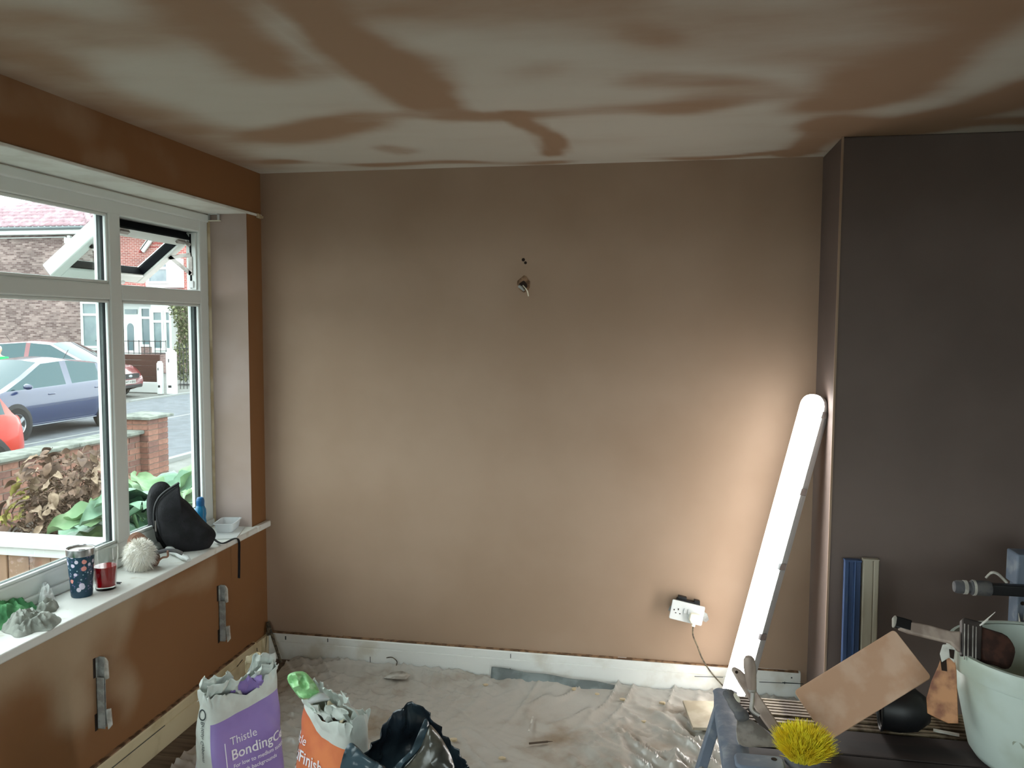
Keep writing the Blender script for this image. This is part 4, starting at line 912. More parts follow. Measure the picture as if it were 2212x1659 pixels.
for _ in range(3400):
    a = rnd.uniform(0, 6.283); r_ = math.sqrt(rnd.random()); x, y = .046*r_*math.cos(a), .037*r_*math.sin(a)
    q = Mb @ V((x, y, .012)); l_ = .095*(1-.25*r_*r_)*rnd.uniform(.75, 1.08)
    dd = V((x*13+rnd.uniform(-.22, .22), y*13+rnd.uniform(-.22, .22), 1)).normalized(); m_ = Mb @ V((x+dd.x*l_*.5, y+dd.y*l_*.5, .012+dd.z*l_*.5)); bend = V((rnd.uniform(-1, 1), rnd.uniform(-1, 1), -.4))*l_*.16
    e_ = Mb @ V((x+dd.x*l_, y+dd.y*l_, .012+dd.z*l_)); e_ += bend
    w = V((rnd.uniform(-1, 1), rnd.uniform(-1, 1), rnd.uniform(-.3, .3))).normalized()*.0011
    b.add([q-w, q+w, m_+w*.9, m_-w*.9, e_+w*.5, e_-w*.5], [(0, 1, 2, 3), (3, 2, 4, 5)])
o = b.build('bristles', 'yellow_bristle', t, ang=80); o['kind'] = 'stuff'
# --- plastering float
P0 = at(1781, 1606, 'z', ZD+.006); N0 = V((-.12, -.86, .50)).normalized()
t = thing('plaster_float', 'large plaster-smeared rectangular float propped up on the platform', 'float', P0)
cs = [onp(x, y, P0, N0) for x, y in ((1722, 1489), (1938, 1356), (2007, 1467), (1781, 1606))]
cc = sum(cs, V())/4; ux = ((cs[1]-cs[0])+(cs[2]-cs[3])).normalized(); MF = frame(cc, ux, None, N0); MF = MF if MF.col[2].to_3d().dot(N0) > 0 else MF
wf = ((cs[1]-cs[0]).length+(cs[2]-cs[3]).length)/2; hf = ((cs[0]-cs[3]).length+(cs[1]-cs[2]).length)/2
b = MB(); b.prism(rrect(wf, hf, .012), -.010, 0, MF); b.build('face', 'float_face', t, bevel=.002)
b = MB(); b.box((-wf*.4, -.008, -.03), (wf*.4, .008, -.010), 0, MF); b.tube([MF @ V((-.06, 0, -.03)), MF @ V((-.06, 0, -.06)), MF @ V((.06, 0, -.06)), MF @ V((.06, 0, -.03))], .013, 10); b.build('handle', 'brush_wood', t)
# --- black bowl on its side
p = at(1925, 1600, 'z', ZD); t = thing('rubber_bowl', 'black rubber mixing bowl tipped on its side behind the float', 'bowl', p+V((.02, .06, 0)))
M = frame(p+V((-.015, .075, .068)), V((0, .3, 1)), None, V((.93, -.1, .05)))
b = MB(); b.lathe([(.066, 0), (.064, .004), (.070, .05), (.062, .10), (.035, .135), (.001, .14)], 30, M, cap=False); b.lathe([(.066, 0), (.060, .004), (.064, .05), (.056, .095), (.001, .13)], 30, M, cap=False); b.build('bowl_wall', 'black_plastic', t, ang=60)
b = MB(); b.tube([M @ V((.068*math.cos(2*math.pi*k/30), .068*math.sin(2*math.pi*k/30), 0)) for k in range(31)], .004, 6, cap=False); b.build('rim', 'black_plastic', t)
b = MB(); q0, q1 = at(2016, 1577, 'z', ZD+.006), at(2072, 1588, 'z', ZD+.006); b.tube([q0, q0.lerp(q1, .5), q1], .008, 6, flat=.5); tag(b.build('bead_offcut', 'mortar_white'), 'white plastic bead offcut lying on the platform deck by the bucket', 'offcut')
# --- bucket
cK = V((2.995, -1.285, ZD)); t = thing('bucket', 'big off-white plaster bucket standing on the work platform', 'bucket', cK); M = Matrix.Translation(cK)
b = MB(); b.lathe([(.150, 0), (.172, .010), (.186, .03), (.222, .20), (.235, .295), (.235, .318), (.229, .318), (.228, .295), (.214, .20), (.178, .03), (.001, .022)], 64, M); b.build('bucket_wall', 'bucket', t, ang=35)
b = MB(); b.lathe([(.236, .268), (.247, .268), (.249, .275), (.250, .314), (.246, .323), (.236, .324), (.230, .32)], 64, M, cap=False); b.build('rim', 'bucket', t, ang=30)
b = MB(); b.lathe([(.2225, .2), (.2282, .245)], 48, M, cap=False); o = b
b = MB(); b.lathe([(.2345, .262), (.2385, .264), (.2385, .269)], 64, M, cap=False); b.build('rim_bead', 'bucket', t)
b = MB(); b.lathe([(.001, .10), (.10, .105), (.19, .112)], 40, M, cap=False); b.build('wet_plaster', 'float_face', t)
b = MB()
def dirt(u, v):
    a = R(218)+u*R(60); z = .02+v*.13; r_ = .183+(.222-.183)*(z-.03)/.17+.0012; return cK+V((r_*math.cos(a), r_*math.sin(a), z))
rnd = random.Random(2)
for _ in range(34):
    u0, v0 = rnd.random(), rnd.random()*.9; du, dv = rnd.uniform(.03, .12), rnd.uniform(.04, .16); pts = [dirt(u0+du*math.cos(k*6.283/8)*rnd.uniform(.5, 1), v0+dv*math.sin(k*6.283/8)*rnd.uniform(.5, 1)) for k in range(8)]
    b.add(pts, [tuple(range(8))])
b.build('plaster_splash', 'bucket_dirt', t)
b = MB(); a = R(243); b.box((-.006, -.003, .265), (.004, .006, .316), 0, M @ Matrix.Translation((.249*math.cos(a), .249*math.sin(a), 0)) @ Matrix.Rotation(a+R(90), 4, 'Z')); b.build('handle_slot', 'grey_rubber', t)
# --- wide brush across the bucket mouth
P0 = cK+V((-.23, -.03, .345)); N0 = V((.0, -.80, .6)).normalized()
t = thing('wide_brush', 'wide brown-bristled emulsion brush laid across the bucket rim', 'brush', P0)
b = MB(); slab(b, ((1940, 1340), (1962, 1345), (2000, 1352), (2050, 1366), (2072, 1366), (2072, 1412), (2062, 1404), (2050, 1392), (2000, 1380), (1960, 1370), (1938, 1362)), P0, N0, .016); b.build('handle', 'brush_wood', t, bevel=.005, bseg=3)
b = MB(); slab(b, ((1926, 1336), (1932, 1333), (1968, 1343), (1966, 1368), (1930, 1358)), P0-N0*.0005, N0, .017); b.build('handle_end', 'black_plastic', t, bevel=.004)
b = MB(); slab(b, ((1926, 1336), (1931, 1332), (1936, 1338), (1934, 1352), (1930, 1358), (1926, 1355)), P0-N0*.001, N0, .018); b.build('end_cap', 'mortar_white', t, bevel=.003)
b = MB(); slab(b, ((2072, 1342), (2078, 1340), (2116, 1350), (2112, 1432), (2072, 1420)), P0-N0*.006, N0, .028); b.build('ferrule', 'deck_dark', t, bevel=.004)
for x in (2084, 2092, 2102, 2109):
    b = MB(); b.tube([onp(x, 1346+(x-2078)*.26, P0+N0*.023, N0), onp(x-1, 1423+(x-2078)*.26, P0+N0*.023, N0)], .0018, 6); b.build('ferrule_ridge', 'steel_dull', t)
pix = [(2114, 1352), (2140, 1360), (2172, 1370), (2186, 1386), (2194, 1404), (2190, 1424), (2182, 1444), (2168, 1446), (2150, 1438), (2130, 1434), (2112, 1431)]
b = MB(); pillow(b, smooth_poly([onp(x, y, P0+N0*.008, N0) for x, y in pix], 1), N0, .03, 6, nzs=.004, seed=4, nsc=40, flatk=.3); b.build('bristles', 'bristle_brown', t)
b = MB(); b.tube([onp(2116, 1352, P0+N0*.02, N0), onp(2150, 1322, P0+N0*.02, N0)], [.003, .0008], 5); b.tube([onp(2118, 1352, P0+N0*.02, N0), onp(2135, 1338, P0+N0*.02, N0)], [.002, .0008], 5); b.build('stray_bristles', 'wool', t)
# --- amber spreader clipped on the bucket lip
P0 = cK+V((-.268, -.06, .2)); N0 = V((-.25, -.95, .18)).normalized()
t = thing('amber_spreader', 'orange-stained plastic spreader hanging from the bucket lip', 'spreader', P0+V((0, 0, -.1)))
b = MB(); slab(b, ((2036, 1412), (2062, 1420), (2066, 1450), (2070, 1562), (2048, 1562), (2022, 1550), (2003, 1540), (2001, 1508), (2012, 1470), (2026, 1440)), P0, N0, .005); b.build('blade', 'amber', t, bevel=.0015)
b = MB(); slab(b, ((2036, 1392), (2050, 1391), (2064, 1398), (2062, 1432), (2050, 1420), (2034, 1430), (2030, 1412)), P0+N0*.004, N0, .006); b.build('grip', 'mortar_white', t, bevel=.002)
b = MB(); slab(b, ((2030, 1415), (2044, 1420), (2046, 1450), (2034, 1448)), P0+N0*.0051, N0, .003); slab(b, ((2050, 1402), (2062, 1404), (2060, 1424), (2052, 1420)), P0+N0*.0101, N0, .003); b.build('hook', 'dark_hole', t)

# ================================================================== STRAIGHT EDGES AND STAND BY THE CHIMNEY
def edge_bar(name, label, x0, x1, ztop, m, ridge):
    t = thing(name, label, 'straight edge', ((x0+x1)/2, -.43, .03)); 
    M = frame(V(((x0+x1)/2, -.425, .026)), V((1, 0, 0)), None, V((0, .030, 1))); w = (x1-x0)/2; L = ztop-.026
    b = MB()
    if ridge: pl = [(-w, -.016), (-w*.5, -.016), (-w*.4, -.006), (w*.1, -.006), (w*.2, -.020), (w*.35, -.020), (w*.45, -.006), (w, -.010), (w, .012), (-w, .012)]
    else: pl = [(-w, -.012), (-w*.9, -.016), (w*.2, -.016), (w*.3, -.011), (w*.4, -.016), (w*.9, -.016), (w, -.012), (w, .012), (-w, .012)]
    b.prism(pl, 0, L, M); b.build('blade', m, t, bevel=.0015)
    b = MB(); b.prism([(-w-.001, -.019), (w+.001, -.019), (w+.001, .0135), (-w-.001, .0135)], L-.006, L+.002, M) if ridge else b.prism([(-w, -.0165), (w, -.0165), (w, .0125), (-w, .0125)], L-.004, L+.0015, M); b.build('end_cap', m, t, bevel=.001)
edge_bar('darby', 'blue ribbed plastering darby leaning on the chimney breast', 2.645, 2.706, .765, 'blue_metal', True)
edge_bar('feather_edge', 'beige feather-edge straight edge leaning beside the blue darby', 2.712, 2.772, .772, 'beige_metal', False)
t = thing('board_stand', 'grey plaster-splashed stand with black crossbar by the chimney breast', 'stand', (3.20, -.70, .03))
b = MB(); b.box((3.125, -.745, .795), (3.275, -.655, .905)); b.build('top_block', 'platform_grey', t, bevel=.006)
b = MB(); b.box((3.135, -.735, .60), (3.265, -.665, .80)); b.build('post', 'platform_grey', t, bevel=.005)
b = MB(); b.box((3.155, -.725, .16), (3.245, -.675, .61)); b.build('inner_post', 'steel_dull', t, bevel=.004)
for x, z in ((3.152, .735), (3.19, .735)):
    b = MB(); b.lathe([(.007, 0), (.007, .001)], 12, frame(V((x, -.7355, z)), V((1, 0, 0)), None, V((0, -1, 0)))); b.build('adjust_hole', 'dark_hole', t)
b = MB(); b.box((3.0, -.775, .768), (3.5, -.745, .805)); b.build('crossbar', 'black_plastic', t, bevel=.004)
b = MB(); b.lathe([(.018, 0), (.022, .008), (.0225, .03), (.019, .034), (.019, .05), (.025, .055), (.026, .11), (.023, .115)], 18, frame(V((2.925, -.76, .787)), V((0, 0, 1)), None, V((1, 0, 0)))); b.build('grip', 'grey_rubber', t)
b = MB(); b.lathe([(.0235, .028), (.0235, .040)], 18, frame(V((2.925, -.76, .787)), V((0, 0, 1)), None, V((1, 0, 0)))); b.lathe([(.0265, .058), (.0265, .066)], 18, frame(V((2.925, -.76, .787)), V((0, 0, 1)), None, V((1, 0, 0)))); b.build('plaster_band', 'mortar_white', t)
b = MB(); b.tube(spline([(3.02, -.77, .826), (3.035, -.772, .845), (3.055, -.772, .843), (3.085, -.77, .815)], 5), [.006]*5+[.008]*11, 8, flat=.6); b.build('lever', 'mortar_white', t)
rnd = random.Random(9)
for _ in range(8):
    b = MB(); x, z = rnd.uniform(3.14, 3.26), rnd.uniform(.62, .72); b.tube([(x, -.7355, z+.03), (x+.004, -.737, z), (x, -.7355, z-.03)], [.002, .009, .003], 6, flat=.25); b.build('plaster_run', 'mortar_white', t)
for a in (30, 150, 270):
    b = MB(); d = V((math.cos(R(a)), math.sin(R(a)), 0)); b.tube([V((3.2, -.7, .2)), V((3.2, -.7, .03))+d*.26+V((0, 0, .0))], .013, 8); b.build('leg', 'steel_dull', t)

# ================================================================== OUTDOORS
GZ = -.45
b = MB(); b.box((-80, -60, GZ-.3), (-.3, 90, GZ-.02)); b.box((-.3, -60, GZ-.3), (40, YR-.12, GZ+.1)); struct(b.build('ground', 'paving', base=False))
b = MB(); b.box((-4.9, -3, GZ-.02), (-.3, 6.2, GZ)); struct(b.build('garden_bed', 'soil', base=False))
b = MB(); b.box((-12.2, -40, GZ-.02), (-5.6, 80, GZ-.005)); b.box((-40, 13.2, GZ-.02), (-12.2, 16.0, GZ-.005)); struct(b.build('road', 'road', base=False))
b = MB(); b.box((-5.62, -40, GZ-.02), (-5.5, 80, GZ+.04)); b.box((-12.32, 16.2, GZ-.02), (-12.2, 80, GZ+.04)); struct(b.build('kerb', 'road_line', base=False))
b = MB(); b.box((-9.05, -40, GZ-.004), (-8.97, 80, GZ-.002)); struct(b.build('road_joint', 'road_line', base=False))
# garden wall and pier
gw = thing('garden_wall', 'low red brick garden wall with stone coping behind the dry bush', 'wall', (-4.77, 3.6, GZ))
b = MB(); b.box((-4.87, -1.0, GZ), (-4.675, 5.705, .255)); b.build('mortar_core', 'mortar', gw)
brm = []
for k in 'abc':
    b = MB(); b.box((-.05, -.1065, -.0325), (.05, .1065, .0325)); o = b.build('brick', 'brick_'+k, local=True, bevel=.004); brm.append(o.data); bpy.data.objects.remove(o)
def bmesh_(): return random.choice(brm)
def mk_brick(par, m):
    o = bpy.data.objects.new('brick', bmesh_()); q = o.modifiers.new('b', 'BEVEL'); q.width = .003; q.segments = 1
    return link(o, par, m)
for r_ in range(9):
    z = GZ+.04+r_*.0755; y = 5.70-(.1125 if r_ % 2 else 0)
    if r_ % 2: mk_brick(gw, Matrix.Translation((-4.715, 5.65, z)) @ Matrix.Diagonal((1, .47, 1, 1)))
    while y > 2.0: mk_brick(gw, Matrix.Translation((-4.715+random.uniform(-.003, .003), y-.1125, z))); y -= .225
y = 5.705
while y > -1:
    b = MB(); b.box((-4.94, y-.595, .255), (-4.60, y, .305)); b.build('coping_slab', 'coping', gw, bevel=.012); y -= .6
gp = thing('gate_pier', 'square red brick gate pier with pyramid stone cap', 'pier', (-4.775, 5.925, GZ))
b = MB(); b.box((-4.985, 5.715, GZ), (-4.565, 6.135, .44)); b.build('mortar_core', 'mortar', gp)
for r_ in range(12):
    z = GZ+.04+r_*.0745
    for s_ in range(4):
        M = Matrix.Translation((-4.775, 5.925, z)) @ Matrix.Rotation(R(90*s_), 4, 'Z')
        for k in (0, 1):
            yy = -.1075+.215*k+(-.0 if r_ % 2 else 0); mk_brick(gp, M @ Matrix.Translation((.172 if (s_+r_) % 2 else .171, yy*.99, 0)))
b = MB(); c0 = V((-4.775, 5.925, .44)); w = .275
b.box((c0.x-w, c0.y-w, .44), (c0.x+w, c0.y+w, .475)); b.add([c0+V((x*w, y*w, .035)) for x, y in ((-1, -1), (1, -1), (1, 1), (-1, 1))]+[c0+V((0, 0, .085))], [(0, 1, 4), (1, 2, 4), (2, 3, 4), (3, 0, 4)]); b.build('pier_cap', 'coping', gp, bevel=.006)
# timber panel with white rail right outside the window
tf = thing('side_fence', 'short timber fence with a white cap rail outside the window', 'fence', (-1.2, -.62, GZ))
b = MB(); b.box((-2.4, -.67, .69), (-.37, -.57, .735)); b.build('cap_rail', 'render_white', tf, bevel=.006)
b = MB(); b.box((-2.4, -.655, .655), (-.37, -.60, .69)); b.build('fascia', 'render_white', tf)
x = -.37
while x > -2.4: b = MB(); b.box((x-.104, -.635+random.uniform(-.003, .003), GZ), (x, -.61, .66)); b.build('board', 'fence_wood', tf, bevel=.004); x -= .108
# dry bush
rnd = random.Random(11)
def leaf_mesh(nm, L, Wd, m, curl, seed, wav=0., nu=6, nv=4):
    b = MB()
    def fn(u, v):
        x = L*u; w = Wd*math.sin(math.pi*min(1, u*.96+.03))**.8*(v*2-1); z = curl*L*(u-u*u*1.6)+abs(v*2-1)**2*Wd*.35*(1 if seed % 2 else -.6)+wav*math.sin(u*19+seed)*abs(v*2-1)+.15*wav*nz3((u*6, v*4, 0), 1, seed)
        return V((x, w, z))
    b.grid(fn, nu, nv); o = b.build(nm, m, local=True, ang=80); d = o.data; bpy.data.objects.remove(o); return d
dl = [leaf_mesh('leaf', .11, .030, 'dry_leaf_'+k, c_, i, .006) for i, (k, c_) in enumerate((('a', .5), ('b', .8), ('a', -.5), ('d', .6), ('b', -.3), ('c', .4)))]
bc = V((-3.02, 2.42, GZ)); tb_ = thing('dry_bush', 'bush of withered brown leaves in front of the garden wall', 'bush', bc)
for k in range(22):
    a = rnd.uniform(0, 6.283); r_ = rnd.uniform(.1, .42); h = rnd.uniform(.55, 1.0); p1 = bc+V((r_*math.cos(a), r_*math.sin(a), h))
    b = MB(); b.tube(spline([bc+V((.06*math.cos(a), .06*math.sin(a), 0)), bc.lerp(p1, .5)+V((rnd.uniform(-.05, .05), rnd.uniform(-.05, .05), 0)), p1], 4), [.008-.0007*i for i in range(9)], 5); b.build('stem', 'twig', tb_)
for k in range(300):
    a = rnd.uniform(0, 6.283); cz = rnd.uniform(.0, 1)**.7; s_ = math.sqrt(max(0, 1-cz*cz*.9)); rr_ = rnd.uniform(.72, 1.05)
    p = bc+V((.50*s_*math.cos(a)*rr_, .50*s_*math.sin(a)*rr_, .36+.68*cz*rr_))
    M = Matrix.Translation(p) @ Matrix.Rotation(a+rnd.uniform(-1, 1), 4, 'Z') @ Matrix.Rotation(rnd.uniform(-.3, 1.3), 4, 'Y') @ Matrix.Rotation(rnd.uniform(-1.2, 1.2), 4, 'X') @ Matrix.Scale(rnd.uniform(.7, 1.35), 4)
    yl = p.x < -3.1 and p.z < .45 and rnd.random() < .3
    inst(dl[5] if yl else dl[rnd.choice((0, 1, 2, 3, 4, 3, 0))], 'leaf', tb_, M)
fol = MB()
for k in range(3200):
    a = rnd.uniform(0, 6.283); cz = rnd.uniform(-.3, 1); r_ = rnd.uniform(.3, .97); s_ = math.sqrt(max(0, 1-cz*cz*.9)); p = bc+V((.46*s_*math.cos(a)*r_, .46*s_*math.sin(a)*r_, .36+.62*cz*r_))
    M = Matrix.Translation(p) @ Matrix.Rotation(rnd.uniform(0, 6.28), 4, 'Z') @ Matrix.Rotation(rnd.uniform(-1, 1), 4, 'Y'); fol.add([M @ V(q) for q in ((0, 0, 0), (.03, .014, .006), (.07, 0, -.005), (.03, -.014, .006))], [(0, 1, 2, 3)])
o = fol.build('inner_leaves', 'dry_leaf_a', tb_, ang=180); o['kind'] = 'stuff'
# broad-leaved green plant under the window
gl = [leaf_mesh('leaf', .34, .125, m_, c_, i+2, .016, 14, 8) for i, (m_, c_) in enumerate((('green_leaf', .25), ('green_leaf_b', .35), ('green_leaf', .1), ('green_leaf', .45)))]
gc = V((-1.12, .76, GZ)); tg = thing('broad_leaf_plant', 'lush plant with large wavy green leaves outside the window', 'plant', gc)
for k in range(84):
    a = k*2.399+rnd.uniform(-.2, .2); lay = k/84; r_ = .06+.34*lay; h = .80+.24*(1-lay)-.30*lay*rnd.random()-(.2 if k % 4 == 0 else 0)
    p = gc+V((r_*math.cos(a)*1.15, r_*math.sin(a)*.8, h))
    inst(gl[k % 4], 'leaf', tg, Matrix.Translation(p) @ Matrix.Rotation(a, 4, 'Z') @ Matrix.Rotation(-.55+lay*1.15, 4, 'Y') @ Matrix.Rotation(rnd.uniform(-.35, .35), 4, 'X') @ Matrix.Scale(rnd.uniform(.85, 1.2), 4))
    b = MB(); b.tube(spline([gc+V((.03*math.cos(a), .03*math.sin(a), 0)), gc+V((r_*.4*math.cos(a), r_*.4*math.sin(a), h*.6)), p], 4), .007, 5); b.build('stalk', 'green_leaf_b', tg)
# tall upright leaf at the back
for dx, dy, h, rz, ry in ((.05, .16, .96, .6, -1.2), (-.38, -.3, .70, 3.7, .3), (-.5, -.05, .70, 3.1, .15)):
    inst(gl[1], 'leaf', tg, Matrix.Translation(gc+V((dx, dy, h))) @ Matrix.Rotation(rz, 4, 'Z') @ Matrix.Rotation(ry, 4, 'Y') @ Matrix.Scale(1.05, 4))

# ------------------------------------------------------------------ cars
def interp(tab, t):
    for i in range(len(tab)-1):
        if tab[i][0] <= t <= tab[i+1][0]:
            k = (t-tab[i][0])/max(1e-6, tab[i+1][0]-tab[i][0]); return tab[i][1]+(tab[i+1][1]-tab[i][1])*k
    return tab[-1][1]
def car(name, label, loc, rz, paint, L, Wd, belt, roof, g0, r0, r1, g1, wheels, wr=.31, pillars=(), trim=False, front_grille=False):
    """local x runs tail (0) to nose (L); g0/g1 glass bases, r0/r1 roof ends (fractions)"""
    t = thing(name, label, 'car', loc, rz); M = MW[t.name]
    ts = sorted(set([0, .012, .03, .06, .1, g0, (g0+r0)/2, r0, r1, (r1+g1)/2, g1, .86, .9, .94, .97, .988, 1]+[r0+(r1-r0)*k/10 for k in range(11)]+[p for q in pillars for p in q]))
    half = Wd/2
    def sec(f):
        zb = interp(belt, f); zr = interp(roof, f) if g0 <= f <= g1 else zb; zr = max(zr, zb+.03)
        tp = 1-.16*max(0, (.08-f)/.08)**2-.22*max(0, (f-.88)/.12)**2; w = half*tp
        cab = (zr-zb)/.5; wt = w*(.93-.17*min(1, cab)); zl = .20+.10*max(0, (.04-f)/.04)+.08*max(0, (f-.95)/.05); cr = .035
        return [(w*.55, zl), (w*.93, zl+.02), (w*.985, zl+.14), (w, (zl+zb)*.52), (w*.985, zb-.10), (w*.955, zb-.01), (w*.93, zb+.012), (wt+.0, zr-.035) if cab > .15 else (wt, zb+.02), (wt*.86, zr-.008) if cab > .15 else (wt*.8, zr-.012), (wt*.45, zr+cr*.7), (0, zr+cr)]
    body, glass = MB(), MB(); secs = [sec(f) for f in ts]; n = len(secs[0])
    for sg in (1, -1):
        for i in range(len(ts)-1):
            fm = (ts[i]+ts[i+1])/2
            for j in range(n-1):
                q = [V((ts[i]*L, sg*secs[i][j][0], secs[i][j][1])), V((ts[i+1]*L, sg*secs[i+1][j][0], secs[i+1][j][1])), V((ts[i+1]*L, sg*secs[i+1][j+1][0], secs[i+1][j+1][1])), V((ts[i]*L, sg*secs[i][j+1][0], secs[i][j+1][1]))]
                scr = j >= 8 and (g0 <= fm <= r0 or r1 <= fm <= g1)
                inp = any(a <= fm <= c for a, c in pillars)
                side = j == 6 and g0+.03 < fm < g1-.01 and not inp
                (glass if scr or side else body).add(q, [(0, 1, 2, 3)])
        for e_ in (0, -1): body.add([V((ts[e_]*L, sg*y, z)) for y, z in secs[e_]]+[V((ts[e_]*L, 0, secs[e_][0][1]))], [tuple(range(n+1))])
    for mb, nm, m_ in ((body, 'body', paint), (glass, 'glazing', 'car_glass')):
        me = mb.build(nm, m_, t, local=True, ang=50)
        bm2 = bmesh.new(); bm2.from_mesh(me.data); bmesh.ops.remove_doubles(bm2, verts=bm2.verts, dist=.0005); bmesh.ops.recalc_face_normals(bm2, faces=bm2.faces); bm2.to_mesh(me.data); bm2.free(); me.data.set_sharp_from_angle(angle=R(38))
    for f in wheels:
        for sg in (1, -1):
            Mw = Matrix.Translation((f*L, sg*(half-.20), wr)) @ Matrix.Rotation(R(-90*sg), 4, 'X')
            b = MB(); b.lathe([(wr+.065, .05), (wr+.065, .195), (wr+.045, .202), (wr*.5, .201)], 30, Mw); b.build('wheel_arch', 'car_trim', t, local=True)
            b = MB(); b.lathe([(wr*.6, .02), (wr*.97, .03), (wr, .06), (wr, .19), (wr*.95, .212), (wr*.66, .214), (wr*.62, .20)], 30, Mw); wo = b.build('wheel', 'tyre', t, local=True)
            b = MB(); b.lathe([(wr*.64, .206), (wr*.62, .216), (wr*.58, .204)], 30, Mw, cap=False)
            for k in range(5):
                Mk = Mw @ Matrix.Rotation(R(72*k), 4, 'Z'); b.box((wr*.08, -.035, .196), (wr*.62, .035, .210), 0, Mk)
            b.lathe([(.001, .216), (wr*.16, .214), (wr*.17, .2)], 14, Mw); b.build('rim', 'rim', wo, local=True)
    for sg in (1, -1):
        xm = (g1-.075)*L; zb = interp(belt, g1-.075); b = MB(); pillow(b, smooth_poly([V((xm+dx, sg*(half+.09+dy), zb+.07+dz)) for dx, dy, dz in ((0, -.08, -.05), (0, .10, -.045), (0, .11, .04), (0, -.06, .07))], 2), V((1, 0, 0)), .12, 4); b.build('door_mirror', paint, t, local=True)
        for f in ((g1+r1)/2-.13, (r0+g0)/2+.13):
            z = interp(belt, f)-.13; b = MB(); b.box((f*L-.09, sg*half*.975-.012, z-.014), (f*L+.09, sg*half*.975+.022, z+.014)); b.build('door_handle', paint if not trim else 'car_trim', t, local=True, bevel=.008)
        b = MB(); b.box((.25*L, sg*half*.97-.01, .235), (.72*L, sg*half*.97+.012, .25)); b.build('sill_strip', 'rim', t, local=True)
        zt = interp(belt, .03)-.16; b = MB(); b.box((-.012+.0, sg*half*.52-.16, zt-.12), (.13, sg*half*.52+.24, zt+.12)); b.build('tail_light', 'tail_light', t, local=True, bevel=.03)
        if trim:
            b = MB(); b.box((.14*L, sg*half-.012, .20), (.82*L, sg*half+.014, .36)); b.build('side_cladding', 'car_trim', t, local=True, bevel=.01)
    for f in ((r1+g1)/2-.10, (r0+r1)/2-.02):
        pass
    b = MB(); b.tube([V((L*(r0+.04), 0, interp(roof, r0+.04)+.03)), V((L*(r0+.04)-.16, 0, interp(roof, r0+.04)+.22))], .006, 5); b.build('aerial', 'car_trim', t, local=True)
    if front_grille:
        zf = .62; b = MB(); b.prism(rrect(.95, .14, .06), .0, .025, Matrix.Translation((L-.004, 0, zf)) @ Matrix.Rotation(R(90), 4, 'Z') @ Matrix.Rotation(R(90), 4, 'X')); b.build('grille', 'car_trim', t, local=True)
        b = MB(); b.lathe([(.001, .03), (.085, .028), (.09, .02)], 20, Matrix.Translation((L, 0, zf)) @ Matrix.Rotation(R(90), 4, 'Y') @ Matrix.Diagonal((.45, 1, 1, 1)), cap=False); b.build('badge', 'rim', t, local=True)
        b = MB(); b.box((L-.005, -.27, .40), (L+.022, .27, .51)); pl = b.build('number_plate', 'plate_white', t, local=True)
        text_mb('WT14 RNU', .105, lambda x, y: M @ V((L+.024, x, .42+y)), .002, align='CENTER').build('plate_text', 'car_trim', pl, ang=180)
        b = MB(); b.box((L-.05, -half*.7, .27), (L+.015, half*.7, .37)); b.build('lower_grille', 'car_trim', t, local=True, bevel=.02)
    return t
# blue saloon, nose towards us
car('hatchback_car', 'blue hatchback car parked in the road beyond the garden wall', (-10.28, 12.12, GZ-.005), R(-90), 'car_blue', 4.1, 1.76,
    [(0, .72), (.03, .92), (.1, .98), (.5, .93), (.8, .90), (.9, .80), (.96, .70), (1, .50)], [(.04, .99), (.17, 1.34), (.40, 1.44), (.56, 1.40), (.80, .92)], .04, .17, .56, .80, (.145, .765), .31, ((.17, .20), (.40, .44)))
car('people_carrier', 'dark red car parked nose out beside the brick house', (-17.45, 16.95, GZ), R(5), 'car_red', 4.4, 1.8,
    [(0, .8), (.03, 1.05), (.1, 1.12), (.5, 1.05), (.8, .98), (.9, .88), (.96, .76), (1, .55)], [(.04, 1.1), (.14, 1.55), (.4, 1.62), (.56, 1.56), (.82, 1.0)], .04, .14, .56, .82, (.18, .8), .33, ((.12, .16), (.40, .43)), front_grille=True)
car('small_suv', 'orange-red small SUV with grey wheel arches just over the garden wall', (-7.0, 5.56, GZ-.005), R(-90), 'car_orange', 4.1, 1.78,
    [(0, .78), (.03, .92), (.1, .97), (.5, .97), (.8, .97), (.9, .9), (.96, .8), (1, .6)], [(.05, .97), (.14, 1.5), (.4, 1.57), (.56, 1.52), (.80, 1.02)], .05, .14, .56, .80, (.18, .80), .34, ((.12, .17), (.40, .43)), trim=True)

# ------------------------------------------------------------------ houses opposite
HY = 28.6
def hx_(px): return at(px, 650, 'y', HY).x
def hz_(py): return at(250, py, 'y', HY).z
h1 = thing('brick_house', 'brown brick house with pink tiled hipped roof across the street', 'house', (-28, HY+4, GZ))
b = MB(); b.box((-37, HY, GZ), (-22.75, HY+8, 5.9)); b.build('walls', 'house_brick', h1)
b = MB(); b.tube([(-37.3, HY-.42, 5.86), (-22.6, HY-.42, 5.86)], .075, 8); b.tube([(-22.6, HY-.42, 5.86), (-22.3, HY+8, 5.86)], .075, 8); b.build('gutter', 'gutter', h1)
b = MB(); b.box((-37.2, HY-.36, 5.62), (-22.7, HY-.33, 5.84)); b.box((-22.62, HY-.36, 5.62), (-22.59, HY+8, 5.84)); b.build('fascia', 'render_white', h1)
b = MB(); b.box((-37.2, HY-.36, 5.6), (-22.6, HY+.05, 5.63)); b.build('soffit', 'render_white', h1)
b = MB(); b.tube([(-37, HY-.05, 5.45), (-24.0, HY-.05, 5.50), (-23.9, HY-.05, 5.2)], .025, 6); b.build('cable_pipe', 'render_white', h1)
